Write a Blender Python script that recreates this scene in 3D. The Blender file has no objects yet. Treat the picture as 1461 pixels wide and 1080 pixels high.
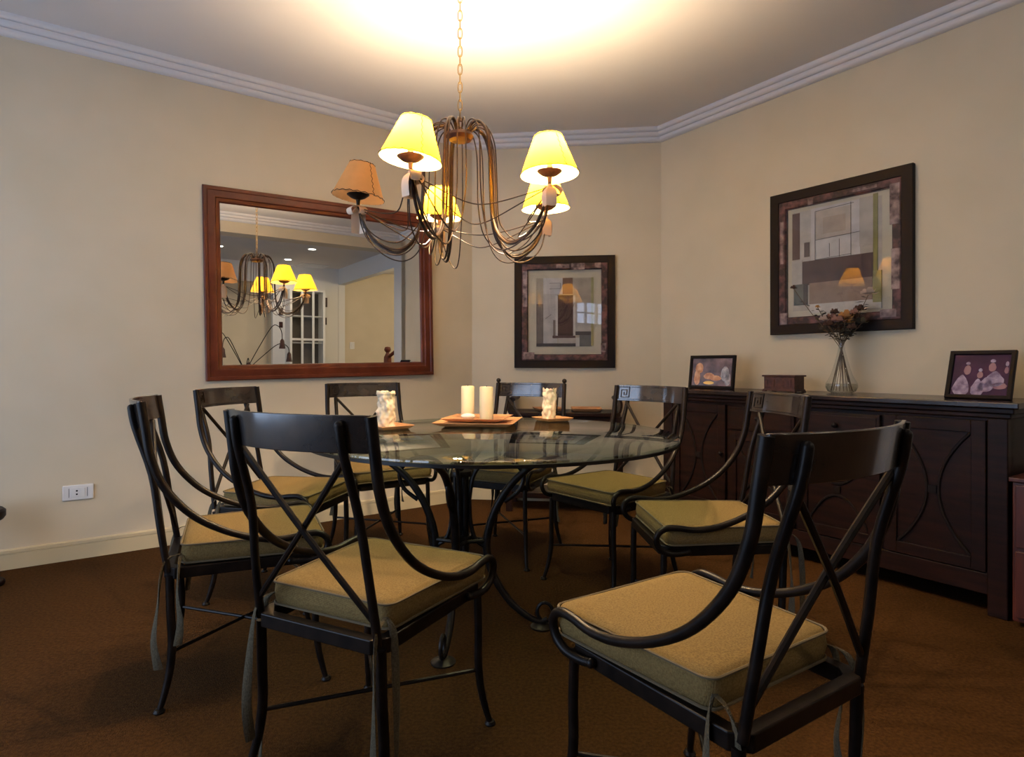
import bpy, bmesh, math, random
from mathutils import Vector, Matrix, noise
random.seed(7)
R = math.radians
C = bpy.context.scene.collection
sc = bpy.context.scene
CAMZ = 1.03
CEIL = 2.775

# ------------------------------------------------------------------ materials
def mat(name, col, rough=.5, metal=0., **kw):
    m = bpy.data.materials.new(name); m.use_nodes = True
    b = m.node_tree.nodes['Principled BSDF']
    b.inputs['Base Color'].default_value = (*col, 1)
    b.inputs['Roughness'].default_value = rough
    b.inputs['Metallic'].default_value = metal
    for k, v in kw.items(): b.inputs[k].default_value = v
    return m
def nodes(m): return m.node_tree.nodes, m.node_tree.links, m.node_tree.nodes['Principled BSDF']
def add_noise(m, c1, c2, scale=20, detail=4, bump=0., bscale=None, stretch=None, dist=.002, lo=.35, hi=.65):
    n, l, b = nodes(m)
    tc = n.new('ShaderNodeTexCoord'); mp = n.new('ShaderNodeMapping')
    l.new(tc.outputs['Object'], mp.inputs['Vector'])
    if stretch: mp.inputs['Scale'].default_value = stretch
    t = n.new('ShaderNodeTexNoise'); t.inputs['Scale'].default_value = scale; t.inputs['Detail'].default_value = detail
    l.new(mp.outputs[0], t.inputs['Vector'])
    r = n.new('ShaderNodeValToRGB'); r.color_ramp.elements[0].position = lo; r.color_ramp.elements[1].position = hi
    r.color_ramp.elements[0].color = (*c1, 1); r.color_ramp.elements[1].color = (*c2, 1)
    l.new(t.outputs['Fac'], r.inputs['Fac']); l.new(r.outputs['Color'], b.inputs['Base Color'])
    if bump:
        t2 = n.new('ShaderNodeTexNoise'); t2.inputs['Scale'].default_value = bscale or scale; t2.inputs['Detail'].default_value = 3
        l.new(mp.outputs[0], t2.inputs['Vector'])
        bp = n.new('ShaderNodeBump'); bp.inputs['Strength'].default_value = bump; bp.inputs['Distance'].default_value = dist
        l.new(t2.outputs['Fac'], bp.inputs['Height']); l.new(bp.outputs[0], b.inputs['Normal'])
    return m
WALL = add_noise(mat('wall_paint', (.7,.6,.43), .75), (.63,.54,.385), (.665,.57,.415), 3, 2, .25, 60, dist=.001)
CEILM = add_noise(mat('ceiling_paint', (.7,.68,.66), .8), (.68,.645,.62), (.71,.675,.65), 2)
TRIMW = mat('white_moulding', (.74,.71,.70), .55)
BASEM = mat('baseboard_paint', (.56,.47,.30), .6)
WHITE = mat('white_paint', (.74,.73,.71), .5)
CARPET = add_noise(mat('carpet', (.2,.12,.05), .95), (.034,.0135,.0028), (.066,.028,.0065), 90, 5, .9, 220, dist=.006)
n_, l_, b_ = nodes(CARPET); b_.inputs['Specular IOR Level'].default_value = .1
IRON = add_noise(mat('wrought_iron', (.03,.02,.015), .36, .0, **{'Specular IOR Level': .17}), (.005,.0032,.0025), (.013,.008,.0055), 25, 5, .15, 60)
IRONT = add_noise(mat('table_iron', (.03,.025,.02), .36, .0, **{'Specular IOR Level': .22}), (.005,.004,.0035), (.014,.010,.008), 30, 5, .15, 60)
RAILM = add_noise(mat('brushed_rail_iron', (.03,.022,.018), .4, .0, **{'Coat Weight': 1., 'Coat Roughness': .12, 'Coat IOR': 1.75, 'Specular IOR Level': .2}), (.008,.005,.0045), (.022,.014,.010), 14, 6, .12, 40)
COPPER = add_noise(mat('rusty_bronze', (.16,.07,.035), .45, .4), (.05,.020,.010), (.12,.05,.025), 40, 4)
BRONZE = add_noise(mat('chandelier_iron', (.10,.055,.03), .45, .3), (.022,.011,.006), (.05,.026,.014), 60, 3)
CHAINM = mat('antique_brass_chain', (.30,.2,.09), .4, .8)
def fabric(name, c1, c2):
    m = mat(name, c1, .95); n, l, b = nodes(m)
    b.inputs['Specular IOR Level'].default_value = .1
    add_noise(m, c1, c2, 260, 2, .0)
    tc = n.new('ShaderNodeTexCoord')
    w = []
    for d in ('X', 'Y', 'Z'):
        t = n.new('ShaderNodeTexWave'); t.bands_direction = d; t.inputs['Scale'].default_value = 130; t.inputs['Distortion'].default_value = 1.5
        l.new(tc.outputs['Object'], t.inputs['Vector']); w.append(t)
    a = n.new('ShaderNodeMath'); a.operation = 'ADD'; l.new(w[0].outputs['Fac'], a.inputs[0]); l.new(w[1].outputs['Fac'], a.inputs[1])
    a2 = n.new('ShaderNodeMath'); a2.operation = 'ADD'; l.new(a.outputs[0], a2.inputs[0]); l.new(w[2].outputs['Fac'], a2.inputs[1])
    bp = n.new('ShaderNodeBump'); bp.inputs['Strength'].default_value = .5; bp.inputs['Distance'].default_value = .0015
    l.new(a2.outputs[0], bp.inputs['Height']); l.new(bp.outputs[0], b.inputs['Normal'])
    return m
LINEN = fabric('linen', (.165,.108,.040), (.235,.158,.060))
LINENT = fabric('linen_ties', (.075,.06,.038), (.115,.095,.06))
PIPING = mat('piping', (.11,.08,.04), .9)
MAHOG = add_noise(mat('mahogany', (.12,.03,.015), .35), (.085,.020,.009), (.16,.045,.02), 6, 6, .08, 30, stretch=(1,1,9), dist=.001)
MAHOGL = add_noise(mat('mirror_mahogany', (.2,.05,.02), .38, 0, **{'Specular IOR Level': .35}), (.090,.018,.008), (.145,.034,.014), 4, 6, .1, 30, stretch=(2,2,2), dist=.001)
DKWOOD = add_noise(mat('dark_walnut', (.03,.012,.01), .45, 0, **{'Specular IOR Level': .2}), (.006,.0022,.0016), (.018,.0055,.0032), 6, 6, .08, 30, stretch=(1,1,8), dist=.001)
DKTOP = add_noise(mat('dark_walnut_top', (.03,.015,.012), .22), (.012,.006,.005), (.025,.011,.008), 6, 6, stretch=(1,1,1))
REDWOOD = add_noise(mat('red_wood', (.10,.025,.015), .4), (.045,.009,.006), (.085,.018,.010), 5, 6, stretch=(6,1,1))
BOXWOOD = add_noise(mat('carved_box_wood', (.14,.045,.03), .45), (.045,.013,.008), (.09,.028,.018), 40, 5, .3, 60)
BLACKF = mat('black_frame', (.009,.006,.006), .55, 0, **{'Specular IOR Level': .15})
TERRA = add_noise(mat('terracotta_wood', (.5,.24,.1), .6), (.42,.19,.075), (.56,.29,.13), 14, 5, .1, 40, stretch=(1,6,1))
WAX = mat('ivory_wax', (.66,.58,.38), .45, 0, **{'Subsurface Weight': .25, 'Subsurface Scale': .02})
WAXR = mat('dripped_wax', (.66,.56,.40), .5, 0, **{'Subsurface Weight': .2, 'Subsurface Scale': .01})
SHELLM = mat('shell', (.78,.72,.62), .4)
RIBBON = mat('ribbon_cloth', (.80,.62,.46), .8)
def glass_sheet(name, tint=(1,1,1), f0=.05, gain=.95, rough=0.):
    m = bpy.data.materials.new(name); m.use_nodes = True; n = m.node_tree.nodes; l = m.node_tree.links; n.clear()
    o = n.new('ShaderNodeOutputMaterial'); mx = n.new('ShaderNodeMixShader'); t = n.new('ShaderNodeBsdfTransparent'); g = n.new('ShaderNodeBsdfGlossy')
    t.inputs[0].default_value = (*tint, 1); g.inputs['Roughness'].default_value = rough
    lw = n.new('ShaderNodeLayerWeight'); lw.inputs[0].default_value = .5
    p = n.new('ShaderNodeMath'); p.operation = 'POWER'; p.inputs[1].default_value = 5
    ma = n.new('ShaderNodeMath'); ma.operation = 'MULTIPLY_ADD'; ma.inputs[1].default_value = gain; ma.inputs[2].default_value = f0
    l.new(lw.outputs['Facing'], p.inputs[0]); l.new(p.outputs[0], ma.inputs[0]); l.new(ma.outputs[0], mx.inputs[0])
    l.new(t.outputs[0], mx.inputs[1]); l.new(g.outputs[0], mx.inputs[2]); l.new(mx.outputs[0], o.inputs[0])
    return m
TGLASS = glass_sheet('table_glass', (.76,.85,.80), .10, .90)
PGLASS = glass_sheet('picture_glass', (.98,.98,.98), .04)
WGLASS = glass_sheet('window_glass', (.97,.98,.98), .04)
VGLASS = glass_sheet('vase_glass', (.93,.95,.96), .07)
MIRM = mat('mirror_silver', (.90,.91,.90), .0, 1.)
def shade_mat(name, col, trans, tcol=None):
    m = bpy.data.materials.new(name); m.use_nodes = True; n = m.node_tree.nodes; l = m.node_tree.links; n.clear()
    o = n.new('ShaderNodeOutputMaterial'); mx = n.new('ShaderNodeMixShader'); d = n.new('ShaderNodeBsdfDiffuse'); t = n.new('ShaderNodeBsdfTranslucent')
    tx = n.new('ShaderNodeTexNoise'); tx.inputs['Scale'].default_value = 30; tc = n.new('ShaderNodeTexCoord'); l.new(tc.outputs['Object'], tx.inputs[0])
    r = n.new('ShaderNodeValToRGB'); r.color_ramp.elements[0].color = (*[c*.86 for c in col], 1); r.color_ramp.elements[1].color = (*col, 1)
    l.new(tx.outputs['Fac'], r.inputs[0]); l.new(r.outputs[0], d.inputs[0])
    if tcol is None: l.new(r.outputs[0], t.inputs[0])
    else:
        r2 = n.new('ShaderNodeValToRGB'); r2.color_ramp.elements[0].color = (*[c*.86 for c in tcol], 1); r2.color_ramp.elements[1].color = (*tcol, 1)
        l.new(tx.outputs['Fac'], r2.inputs[0]); l.new(r2.outputs[0], t.inputs[0])
    mx.inputs[0].default_value = trans; l.new(d.outputs[0], mx.inputs[1]); l.new(t.outputs[0], mx.inputs[2]); l.new(mx.outputs[0], o.inputs[0])
    return m
SHADE = shade_mat('parchment_shade', (.80,.58,.22), .45, (.86,.44,.010))
SHADE0 = shade_mat('unlit_parchment_shade', (.78,.45,.19), .5)
def emis(name, col, s):
    m = bpy.data.materials.new(name); m.use_nodes = True; n = m.node_tree.nodes; l = m.node_tree.links; n.clear()
    o = n.new('ShaderNodeOutputMaterial'); e = n.new('ShaderNodeEmission'); e.inputs[0].default_value = (*col, 1); e.inputs[1].default_value = s
    l.new(e.outputs[0], o.inputs[0]); return m
BULB = emis('lit_bulb', (1,.72,.36), 25)
SPOTM = emis('downlight_lens', (1,.93,.82), 12)

# ------------------------------------------------------------------ mesh helpers
class MB:
    def __init__(s): s.v = []; s.f = []
    def add(s, vs, fs):
        o = len(s.v); s.v += [tuple(v) for v in vs]; s.f += [tuple(i + o for i in f) for f in fs]; return s
    def box(s, x0, y0, z0, x1, y1, z1, M=None, bev=0):
        vs = [Vector((x, y, z)) for x in (x0, x1) for y in (y0, y1) for z in (z0, z1)]
        if M is not None: vs = [M @ v for v in vs]
        return s.add(vs, [(0,1,3,2),(4,6,7,5),(0,4,5,1),(2,3,7,6),(0,2,6,4),(1,5,7,3)])
    def tube(s, pts, r, seg=10, closed=False, sy=1.0, cap=True):
        pts = [Vector(p) for p in pts]; n = len(pts)
        rr = r if isinstance(r, (list, tuple)) else [r]*n
        T = []
        for i in range(n):
            a = pts[(i-1) % n] if (closed or i) else pts[i]; b = pts[(i+1) % n] if (closed or i < n-1) else pts[i]
            t = (b-a); T.append(t.normalized() if t.length > 1e-9 else Vector((0,0,1)))
        up = Vector((0,0,1)) if abs(T[0].z) < .9 else Vector((1,0,0))
        nrm = (up - T[0]*up.dot(T[0])).normalized(); vs = []
        for i in range(n):
            nrm = (nrm - T[i]*nrm.dot(T[i])); nrm = nrm.normalized() if nrm.length > 1e-6 else Vector((1,0,0))
            bn = T[i].cross(nrm)
            for k in range(seg):
                a = 2*math.pi*k/seg; vs.append(pts[i] + nrm*math.cos(a)*rr[i] + bn*math.sin(a)*rr[i]*sy)
        fs = []
        for i in range(n if closed else n-1):
            j = (i+1) % n
            for k in range(seg):
                k2 = (k+1) % seg; fs.append((i*seg+k, i*seg+k2, j*seg+k2, j*seg+k))
        if cap and not closed:
            fs.append(tuple(range(seg-1, -1, -1))); fs.append(tuple((n-1)*seg+k for k in range(seg)))
        return s.add(vs, fs)
    def lathe(s, prof, seg=24, c=(0,0,0), M=None, close=False):
        vs = []
        for r, z in prof:
            for k in range(seg):
                a = 2*math.pi*k/seg; v = Vector((r*math.cos(a), r*math.sin(a), z))
                if M is not None: v = M @ v
                vs.append(v + Vector(c))
        n = len(prof); fs = []
        for i in range(n if close else n-1):
            j = (i+1) % n
            for k in range(seg):
                k2 = (k+1) % seg; fs.append((i*seg+k, i*seg+k2, j*seg+k2, j*seg+k))
        return s.add(vs, fs)
    def sweep(s, prof, path, closed=False):
        """prof: list of 2D pts (offset along side vector, offset along z); path: list of (pos, side vector)"""
        vs = [Vector(p) + Vector(sd)*a + Vector((0,0,b)) for p, sd in path for a, b in prof]
        m = len(prof); n = len(path); fs = []
        for i in range(n if closed else n-1):
            j = (i+1) % n
            for k in range(m):
                k2 = (k+1) % m; fs.append((i*m+k, i*m+k2, j*m+k2, j*m+k))
        if not closed: fs += [tuple(range(m-1, -1, -1)), tuple((n-1)*m+k for k in range(m))]
        return s.add(vs, fs)
    def prism(s, poly, y0, y1):
        """poly in x,z extruded along y"""
        n = len(poly); vs = [(x, y0, z) for x, z in poly] + [(x, y1, z) for x, z in poly]
        fs = [tuple(range(n)), tuple(range(2*n-1, n-1, -1))] + [(i, i+n, (i+1) % n + n, (i+1) % n) for i in range(n)]
        return s.add(vs, fs)
    def build(s, name, m, parent=None, smooth=False, bevel=0., sub=0, loc=None, rotz=None, autos=None):
        me = bpy.data.meshes.new(name); me.from_pydata([tuple(v) for v in s.v], [], s.f)
        bm = bmesh.new(); bm.from_mesh(me)
        bmesh.ops.recalc_face_normals(bm, faces=bm.faces); bm.to_mesh(me); bm.free()
        for mm in (m if isinstance(m, list) else [m]): me.materials.append(mm)
        if smooth:
            me.polygons.foreach_set('use_smooth', [True]*len(me.polygons))
            try: me.set_sharp_from_angle(angle=R(autos or 40))
            except Exception: pass
        o = bpy.data.objects.new(name, me); C.objects.link(o)
        if parent: o.parent = parent
        if loc: o.location = loc
        if rotz is not None: o.rotation_euler.z = rotz
        if bevel:
            b = o.modifiers.new('bevel', 'BEVEL'); b.width = bevel; b.segments = 2; b.limit_method = 'ANGLE'; b.angle_limit = R(40)
        if sub:
            b = o.modifiers.new('sub', 'SUBSURF'); b.levels = sub; b.render_levels = sub
        return o
def crv(pts, n=6, closed=False):
    P = [Vector(p) for p in pts]; out = []; m = len(P)
    for i in range(m if closed else m-1):
        if closed: p0, p1, p2, p3 = P[(i-1) % m], P[i], P[(i+1) % m], P[(i+2) % m]
        else: p0, p1, p2, p3 = P[max(i-1, 0)], P[i], P[i+1], P[min(i+2, m-1)]
        for k in range(n):
            t = k/n; out.append(.5*((2*p1) + (p2-p0)*t + (2*p0-5*p1+4*p2-p3)*t*t + (3*p1-p0-3*p2+p3)*t**3))
    if not closed: out.append(P[-1])
    return out
def tag(o, label=None, cat=None, group=None, kind=None):
    if label: o['label'] = label
    if cat: o['category'] = cat
    if group: o['group'] = group
    if kind: o['kind'] = kind
    return o
def thing(name, label, cat, loc=(0,0,0), rotz=0., group=None):
    o = bpy.data.objects.new(name, None); o.empty_display_size = .1; C.objects.link(o)
    o.location = loc; o.rotation_euler = (0,0,rotz); return tag(o, label, cat, group)
def copy_tree(o, parent=None):
    c = o.copy(); C.objects.link(c); c.parent = parent
    for ch in list(o.children): copy_tree(ch, c)
    return c
def ball(mb, c, r, seg=10, sz=1.0):
    k = 6; mb.lathe([(max(r*math.sin(math.pi*i/k), 1e-4), -r*sz*math.cos(math.pi*i/k)) for i in range(k+1)], seg, c)

# ------------------------------------------------------------------ room axes
W0 = Vector((-.308, 4.70, 0))           # corner of left and back wall
E = Vector((.8098, .5868, 0))           # along left wall, towards the corner
N = Vector((.5868, -.8098, 0))          # out of the left wall into the room
W1 = Vector((1.109, 4.531, 0))          # corner of back and right wall
D = Vector((.572, -.820, 0)).normalized()
ND = Vector((-.820, -.572, 0)).normalized()
def ab(a, b, z=0): p = W0 + N*a + E*b; return Vector((p.x, p.y, z))
RL = math.atan2(E.y, E.x); RR = math.atan2(D.y, D.x)
B = (W1 - W0).normalized(); RB = math.atan2(B.y, B.x); NB = Vector((B.y, -B.x, 0))
def wall_slab(name, p, q, z0, z1, nrm, th=.12, m=WALL, holes=(), kind='structure'):
    """wall from p to q, thickness outwards (-nrm); holes: (s0,s1,z0,z1)"""
    p = Vector(p); q = Vector(q); L = (q-p).length; d = (q-p).normalized()
    mb = MB()
    def blk(s0, s1, a0, a1):
        if s1-s0 < 1e-4 or a1-a0 < 1e-4: return
        c = [p+d*s0, p+d*s1, p+d*s1-nrm*th, p+d*s0-nrm*th]
        vs = [Vector((v.x, v.y, a0)) for v in c] + [Vector((v.x, v.y, a1)) for v in c]
        mb.add(vs, [(0,1,2,3),(4,7,6,5),(0,4,5,1),(1,5,6,2),(2,6,7,3),(3,7,4,0)])
    s = 0
    for h in sorted(holes):
        blk(s, h[0], z0, z1); blk(h[0], h[1], z0, h[2]); blk(h[0], h[1], h[3], z1); s = h[1]
    blk(s, L, z0, z1)
    o = mb.build(name, m); o['kind'] = kind; return o
UEND = 2.66
P_RE = W1 + D*UEND                       # end of dining right wall
# living room right wall: parallel, further out by .66
LR0 = P_RE - ND*.30
AR = lambda v: ((v-W0).dot(N), (v-W0).dot(E))
a_lr, b_lr = AR(LR0)
BACKA = 6.95
# point on living right wall reaching a=BACKA
def ray_to_a(p, d, a): t = (a-(p-W0).dot(N))/d.dot(N); return p + d*t
LR1 = ray_to_a(LR0, D, BACKA)
BWIN = -4.4
wall_slab('wall_left', ab(0, BWIN), W0, 0, CEIL, N)
wall_slab('wall_back', W0, W1, 0, CEIL, NB)
wall_slab('wall_right', W1, P_RE, 0, CEIL, ND)
wall_slab('wall_right_return', P_RE, LR0, 0, CEIL, D)
# opening into the stair hall in the living room side wall
Llr = (LR1-LR0).length
h0 = .90; h1 = Llr-.01
wall_slab('wall_living', LR0, LR1, 0, CEIL, ND, m=WHITE, holes=[(h0, h1, 0, 2.49)])
bb = AR(LR1)[1]
# far wall with built-in cabinet hole, recess and window openings
Lfar = bb-BWIN
pf = LR1; qf = ab(BACKA, BWIN)
NICHE0 = 1.14
wall_slab('wall_far', pf, qf, 0, CEIL, -N, m=WHITE, holes=[(NICHE0, 3.2, 0, 2.45)])
wall_slab('wall_niche', ab(BACKA+.35, bb-NICHE0+.2), ab(BACKA+.35, bb-3.4), 0, CEIL, -N, m=WALL)
for s in (NICHE0, 3.2):
    pp = pf - E*s
    wall_slab('wall_niche_side', pp+N*.12, pp+N*.35, 0, CEIL, -E if s < 2 else E, th=.1, m=WALL)
# window wall
WIN = [(.5, 3.45, .12, 2.2), (5.8, 6.75, 1.8, 2.32)]
wall_slab('wall_window', ab(0, BWIN), ab(BACKA, BWIN), 0, CEIL, E, holes=WIN)
# floor and ceiling
def slab(name, z0, z1, m, a0=-.5, a1=9.5, b0=BWIN-.3, b1=3.2):
    mb = MB(); c = [ab(a0, b0), ab(a1, b0), ab(a1, b1), ab(a0, b1)]
    vs = [Vector((v.x, v.y, z0)) for v in c] + [Vector((v.x, v.y, z1)) for v in c]
    mb.add(vs, [(0,1,2,3),(4,7,6,5),(0,4,5,1),(1,5,6,2),(2,6,7,3),(3,7,4,0)])
    return tag(mb.build(name, m), kind='structure')
slab('floor', -.1, 0, CARPET)
slab('ceiling', CEIL, CEIL+.1, CEILM)
# beam between dining and living room
mb = MB(); a0, a1 = 3.62, 3.86; c = [ab(a0, BWIN), ab(a1, BWIN), ab(a1, 1.62), ab(a0, 1.62)]
vs = [Vector((v.x, v.y, 2.56)) for v in c] + [Vector((v.x, v.y, CEIL)) for v in c]
mb.add(vs, [(0,1,2,3),(4,7,6,5),(0,4,5,1),(1,5,6,2),(2,6,7,3),(3,7,4,0)])
tag(mb.build('trim_4', WALL), kind='structure')
# crown moulding : three stepped reeds
def reed(mb_prof_z0, n=3, h=.09, w=.085):
    pr = [(0, -h), (.014, -h)]
    for i in range(n):
        x0 = .014 + (w-.014)*i/n; x1 = .014 + (w-.014)*(i+1)/n; z0 = -h + h*i/n; z1 = -h + h*(i+1)/n
        for k in range(1, 6):
            t = k/5; a = math.pi/2*t
            bulge = math.sin(math.pi*t)*.006
            pr.append((x0+(x1-x0)*t+bulge, z0+(z1-z0)*t-bulge))
        if i < n-1: pr.append((x1-.005, z1+.002)); pr.append((x1, z1+.0035))
    pr.append((w, 0)); pr.append((0, 0)); return pr
PR = reed(0)
def miter(p, n1, n2): v = (n1+n2); return v/(1+n1.dot(n2))
def crown(name, segs):
    mb = MB(); mb.sweep(PR, [((p.x, p.y, CEIL), s) for p, s in segs]); tag(mb.build(name, TRIMW, smooth=True, autos=30), kind='structure')
m1 = miter(W0, N, NB); m2 = miter(W1, NB, ND)
crown('trim_1', [(ab(0, BWIN), N), (W0, m1)])
crown('trim_2', [(W0, m1), (W1, m2)])
crown('trim_3', [(W1, m2), (P_RE, ND)])
crown('trim_5', [(ab(3.62, 1.3), -N), (ab(3.62, BWIN), -N)])
# baseboards
BP = [(0, 0), (.014, 0), (.014, .075), (.010, .0765), (.010, .0795), (.014, .081), (.013, .096), (.006, .102), (0, .102)]
def base(name, segs):
    mb = MB(); mb.sweep(BP, [((p.x, p.y, 0), s) for p, s in segs]); tag(mb.build(name, BASEM), kind='structure')
base('baseboard_left', [(ab(0, BWIN), N), (W0, m1)])
base('baseboard_back', [(W0, m1), (W1, m2)])
base('baseboard_right', [(W1, m2), (P_RE, ND)])
# stair hall behind the opening
hp0 = LR0 + D*(h0-.5); hp1 = LR1 + D*.02
HD = 1.7
wall_slab('wall_hall', hp0-ND*HD, hp1-ND*HD, 0, CEIL, ND, m=WALL)
wall_slab('wall_hall_end', hp0-ND*.12, hp0-ND*HD, 0, CEIL, D, m=WALL)
wall_slab('wall_hall_far', hp1-ND*.0, hp1-ND*HD, 0, CEIL, -D, m=WALL)
# windows (frames with muntins)
def window(name, s0, s1, z0, z1, nx, nz, placer, rotz):
    root = bpy.data.objects.new(name, None); C.objects.link(root); root.location = placer; root.rotation_euler.z = rotz; root['kind'] = 'structure'
    w = s1-s0; mb = MB(); t = .055; d = .06
    for (x0, x1, a, b) in ((0, w, z0, z0+t), (0, w, z1-t, z1), (0, t, z0+t, z1-t), (w-t, w, z0+t, z1-t)): mb.box(x0, 0, a, x1, d, b)
    for i in range(1, nx):
        x = w*i/nx; mb.box(x-.02, .005, z0+t, x+.02, d-.005, z1-t)
    for i in range(1, nz):
        z = z0+(z1-z0)*i/nz; mb.box(t, .012, z-.014, w-t, d-.012, z+.014)
    mb.build('window_frame', WHITE, root, bevel=.003)
    MB().box(t*.5, d*.45, z0+t*.5, w-t*.5, d*.55, z1-t*.5).build('window_pane', WGLASS, root)
    return root
# local x along -? : wall_window runs along N from ab(a0,BWIN)
p = ab(WIN[0][0], BWIN) - E*.09
window('window_1', 0, WIN[0][1]-WIN[0][0], WIN[0][2], WIN[0][3], 3, 4, p, math.atan2(N.y, N.x))
p = ab(WIN[1][0], BWIN) - E*.09
window('window_2', 0, WIN[1][1]-WIN[1][0], WIN[1][2], WIN[1][3], 3, 2, p, math.atan2(N.y, N.x))

# ------------------------------------------------------------------ chairs
def chair_parts(root, key_side=1, cush=(0,0,0), finial=False, keyside=True):
    SX = .2; ZF = .385
    # seat frame: flat bar rectangle with clipped corners
    def ringpts(hx, hyf, hyr, cl=.03):
        return [(-hx+cl, hyf), (hx-cl, hyf), (hx, hyf-cl), (hx-.008, -hyr+cl), (hx-.008-cl, -hyr), (-hx+.008+cl, -hyr), (-hx+.008, -hyr+cl), (-hx, hyf-cl)]
    o = ringpts(.207, .212, .240); i = ringpts(.178, .184, .212, .02)
    mb = MB(); n = 8
    vs = [(x, y, ZF) for x, y in o] + [(x, y, ZF+.034) for x, y in o] + [(x, y, ZF+.034) for x, y in i] + [(x, y, ZF) for x, y in i]
    fs = []
    for k in range(n):
        k2 = (k+1) % n
        for a, b in ((0, 1), (1, 2), (2, 3), (3, 0)): fs.append((a*n+k, a*n+k2, b*n+k2, b*n+k))
    mb.add(vs, fs)
    mb.box(-.17, -.125, ZF+.006, .17, -.10, ZF+.030); mb.box(-.175, .05, ZF+.006, .175, .075, ZF+.030)
    mb.build('seat_frame', IRON, root, bevel=.003)
    # legs
    for s in (-1, 1):
        mb = MB(); p = crv([(s*.195, .198, ZF+.01), (s*.197, .20, .28), (s*.198, .198, .19), (s*.203, .205, .11), (s*.212, .218, .045), (s*.219, .227, .010)], 5)
        mb.tube(p, [.0115]*12+[.0115-.0035*k/(len(p)-13) for k in range(len(p)-12)], 10); mb.lathe([(.001,0),(.015,0),(.0165,.004),(.012,.011),(.001,.013)], 12, (s*.220, .229, 0))
        mb.build('leg', IRON, root, smooth=True)
        mb = MB(); p = crv([(s*.186, -.223, ZF+.01), (s*.187, -.220, .28), (s*.189, -.216, .19), (s*.196, -.222, .11), (s*.206, -.236, .045), (s*.212, -.246, .010)], 5)
        mb.tube(p, [.0125]*12+[.0125-.004*k/(len(p)-13) for k in range(len(p)-12)], 10); mb.lathe([(.001,0),(.015,0),(.0165,.004),(.012,.011),(.001,.013)], 12, (s*.213, -.248, 0))
        mb.build('leg', IRON, root, smooth=True)
    mb = MB(); mb.tube([(-.190, -.217, .165), (.198, .199, .165)], .0055, 8); mb.tube([(.190, -.217, .165), (-.198, .199, .165)], .0055, 8)
    mb.build('stretcher', IRON, root, smooth=True)
    # back rail, bowed backwards
    def ry(x, z): return -.292 + (.925-z)*.16 - .048*(1-(x/.215)**2)
    mb = MB(); K = 16; th = .009
    for side in (0, 1):
        pass
    vs = []; zs = [.842, .846, .921, .925]; 
    for k in range(K+1):
        x = -.215 + .43*k/K
        for z, dy in ((.842, 0), (.925, 0), (.925, -th), (.842, -th)): vs.append((x, ry(x, z)+dy, z))
    fs = []
    for k in range(K):
        for j in range(4): fs.append((k*4+j, k*4+(j+1) % 4, k*4+4+(j+1) % 4, k*4+4+j))
    fs += [(3,2,1,0), (K*4, K*4+1, K*4+2, K*4+3)]
    mb.add(vs, fs); rail = mb.build('back_rail', RAILM, root, smooth=True, bevel=.002)
    # greek key relief on the sitter's side of the rail
    mb = MB()
    def strip(x0, z0, x1, z1, w=.0035):
        xs0, xs1 = min(x0, x1)-w/2, max(x0, x1)+w/2; za, zb = min(z0, z1)-w/2, max(z0, z1)+w/2
        ps = [(xs0, za), (xs1, za), (xs1, zb), (xs0, zb)]
        mb.add([(x, ry(x, z)+.0035, z) for x, z in ps]+[(x, ry(x, z)-.001, z) for x, z in ps], [(0,1,2,3),(4,7,6,5),(0,4,5,1),(1,5,6,2),(2,6,7,3),(3,7,4,0)])
    xk = .20; 
    for (a, b, c, d) in ((0,.852,0,.915),(0,.915,-.055,.915),(-.055,.915,-.055,.862),(-.055,.862,-.014,.862),(-.014,.862,-.014,.900),(-.014,.900,-.042,.900),(-.042,.900,-.042,.875),(-.042,.875,-.028,.875),(-.028,.875,-.028,.887),(-.065,.915,-.30,.915),(0,.852,-.30,.852)):
        if c == -.30:
            for q in range(6): strip(xk+a+(c-a)*q/6, b, xk+a+(c-a)*(q+1)/6, d, .0015)
        else: strip(xk+a, b, xk+c, d)
    mb.build('greek_key', IRON, rail)
    # inner posts and arms
    for s in (-1, 1):
        mb = MB(); p = [(s*.158, ry(.158, .90)-.016, .903), (s*.160, ry(.158, .84)-.014, .84), (s*.165, -.272, .70), (s*.176, -.250, .55), (s*.183, -.228, ZF+.02)]
        mb.tube(crv(p, 4), .0105, 10); ball(mb, (p[0][0], p[0][1], .903), .0105)
        mb.build('back_post', IRON, root, smooth=True)
        mb = MB(); p = crv([(s*.215, -.294, .922), (s*.217, -.282, .84), (s*.219, -.268, .755), (s*.222, -.232, .665), (s*.226, -.160, .580), (s*.229, -.070, .523), (s*.231, .025, .489), (s*.231, .10, .480), (s*.230, .155, .486), (s*.230, .197, .487), (s*.229, .225, .472), (s*.227, .234, .447), (s*.225, .222, .418), (s*.222, .192, .401), (s*.217, .15, .398), (s*.213, .12, .402)], 5)
        nn = len(p); mb.tube(p, [.0135 - .003*min(1, k/(nn*.35)) for k in range(nn)], 10); ball(mb, p[-1], .0115)
        mb.build('arm', IRON, root, smooth=True)
    mb = MB()
    for s in (-1, 1):
        p0 = Vector((s*.16, -.303, .838)); p1 = Vector((-s*.181, -.234, .455))
        mb.tube(crv([p0, (p0+p1)/2+Vector((0, .006*s, 0)), p1], 6), .0075, 8)
    mb.build('cross_brace', IRON, root, smooth=True)
    if finial:
        mb = MB()
        for s in (-1, 1): ball(mb, (s*.215, -.296, .938), .014, 12); mb.tube([(s*.215, -.295, .915), (s*.215, -.296, .93)], .008, 8)
        mb.build('finial', IRON, root, smooth=True)
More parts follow.
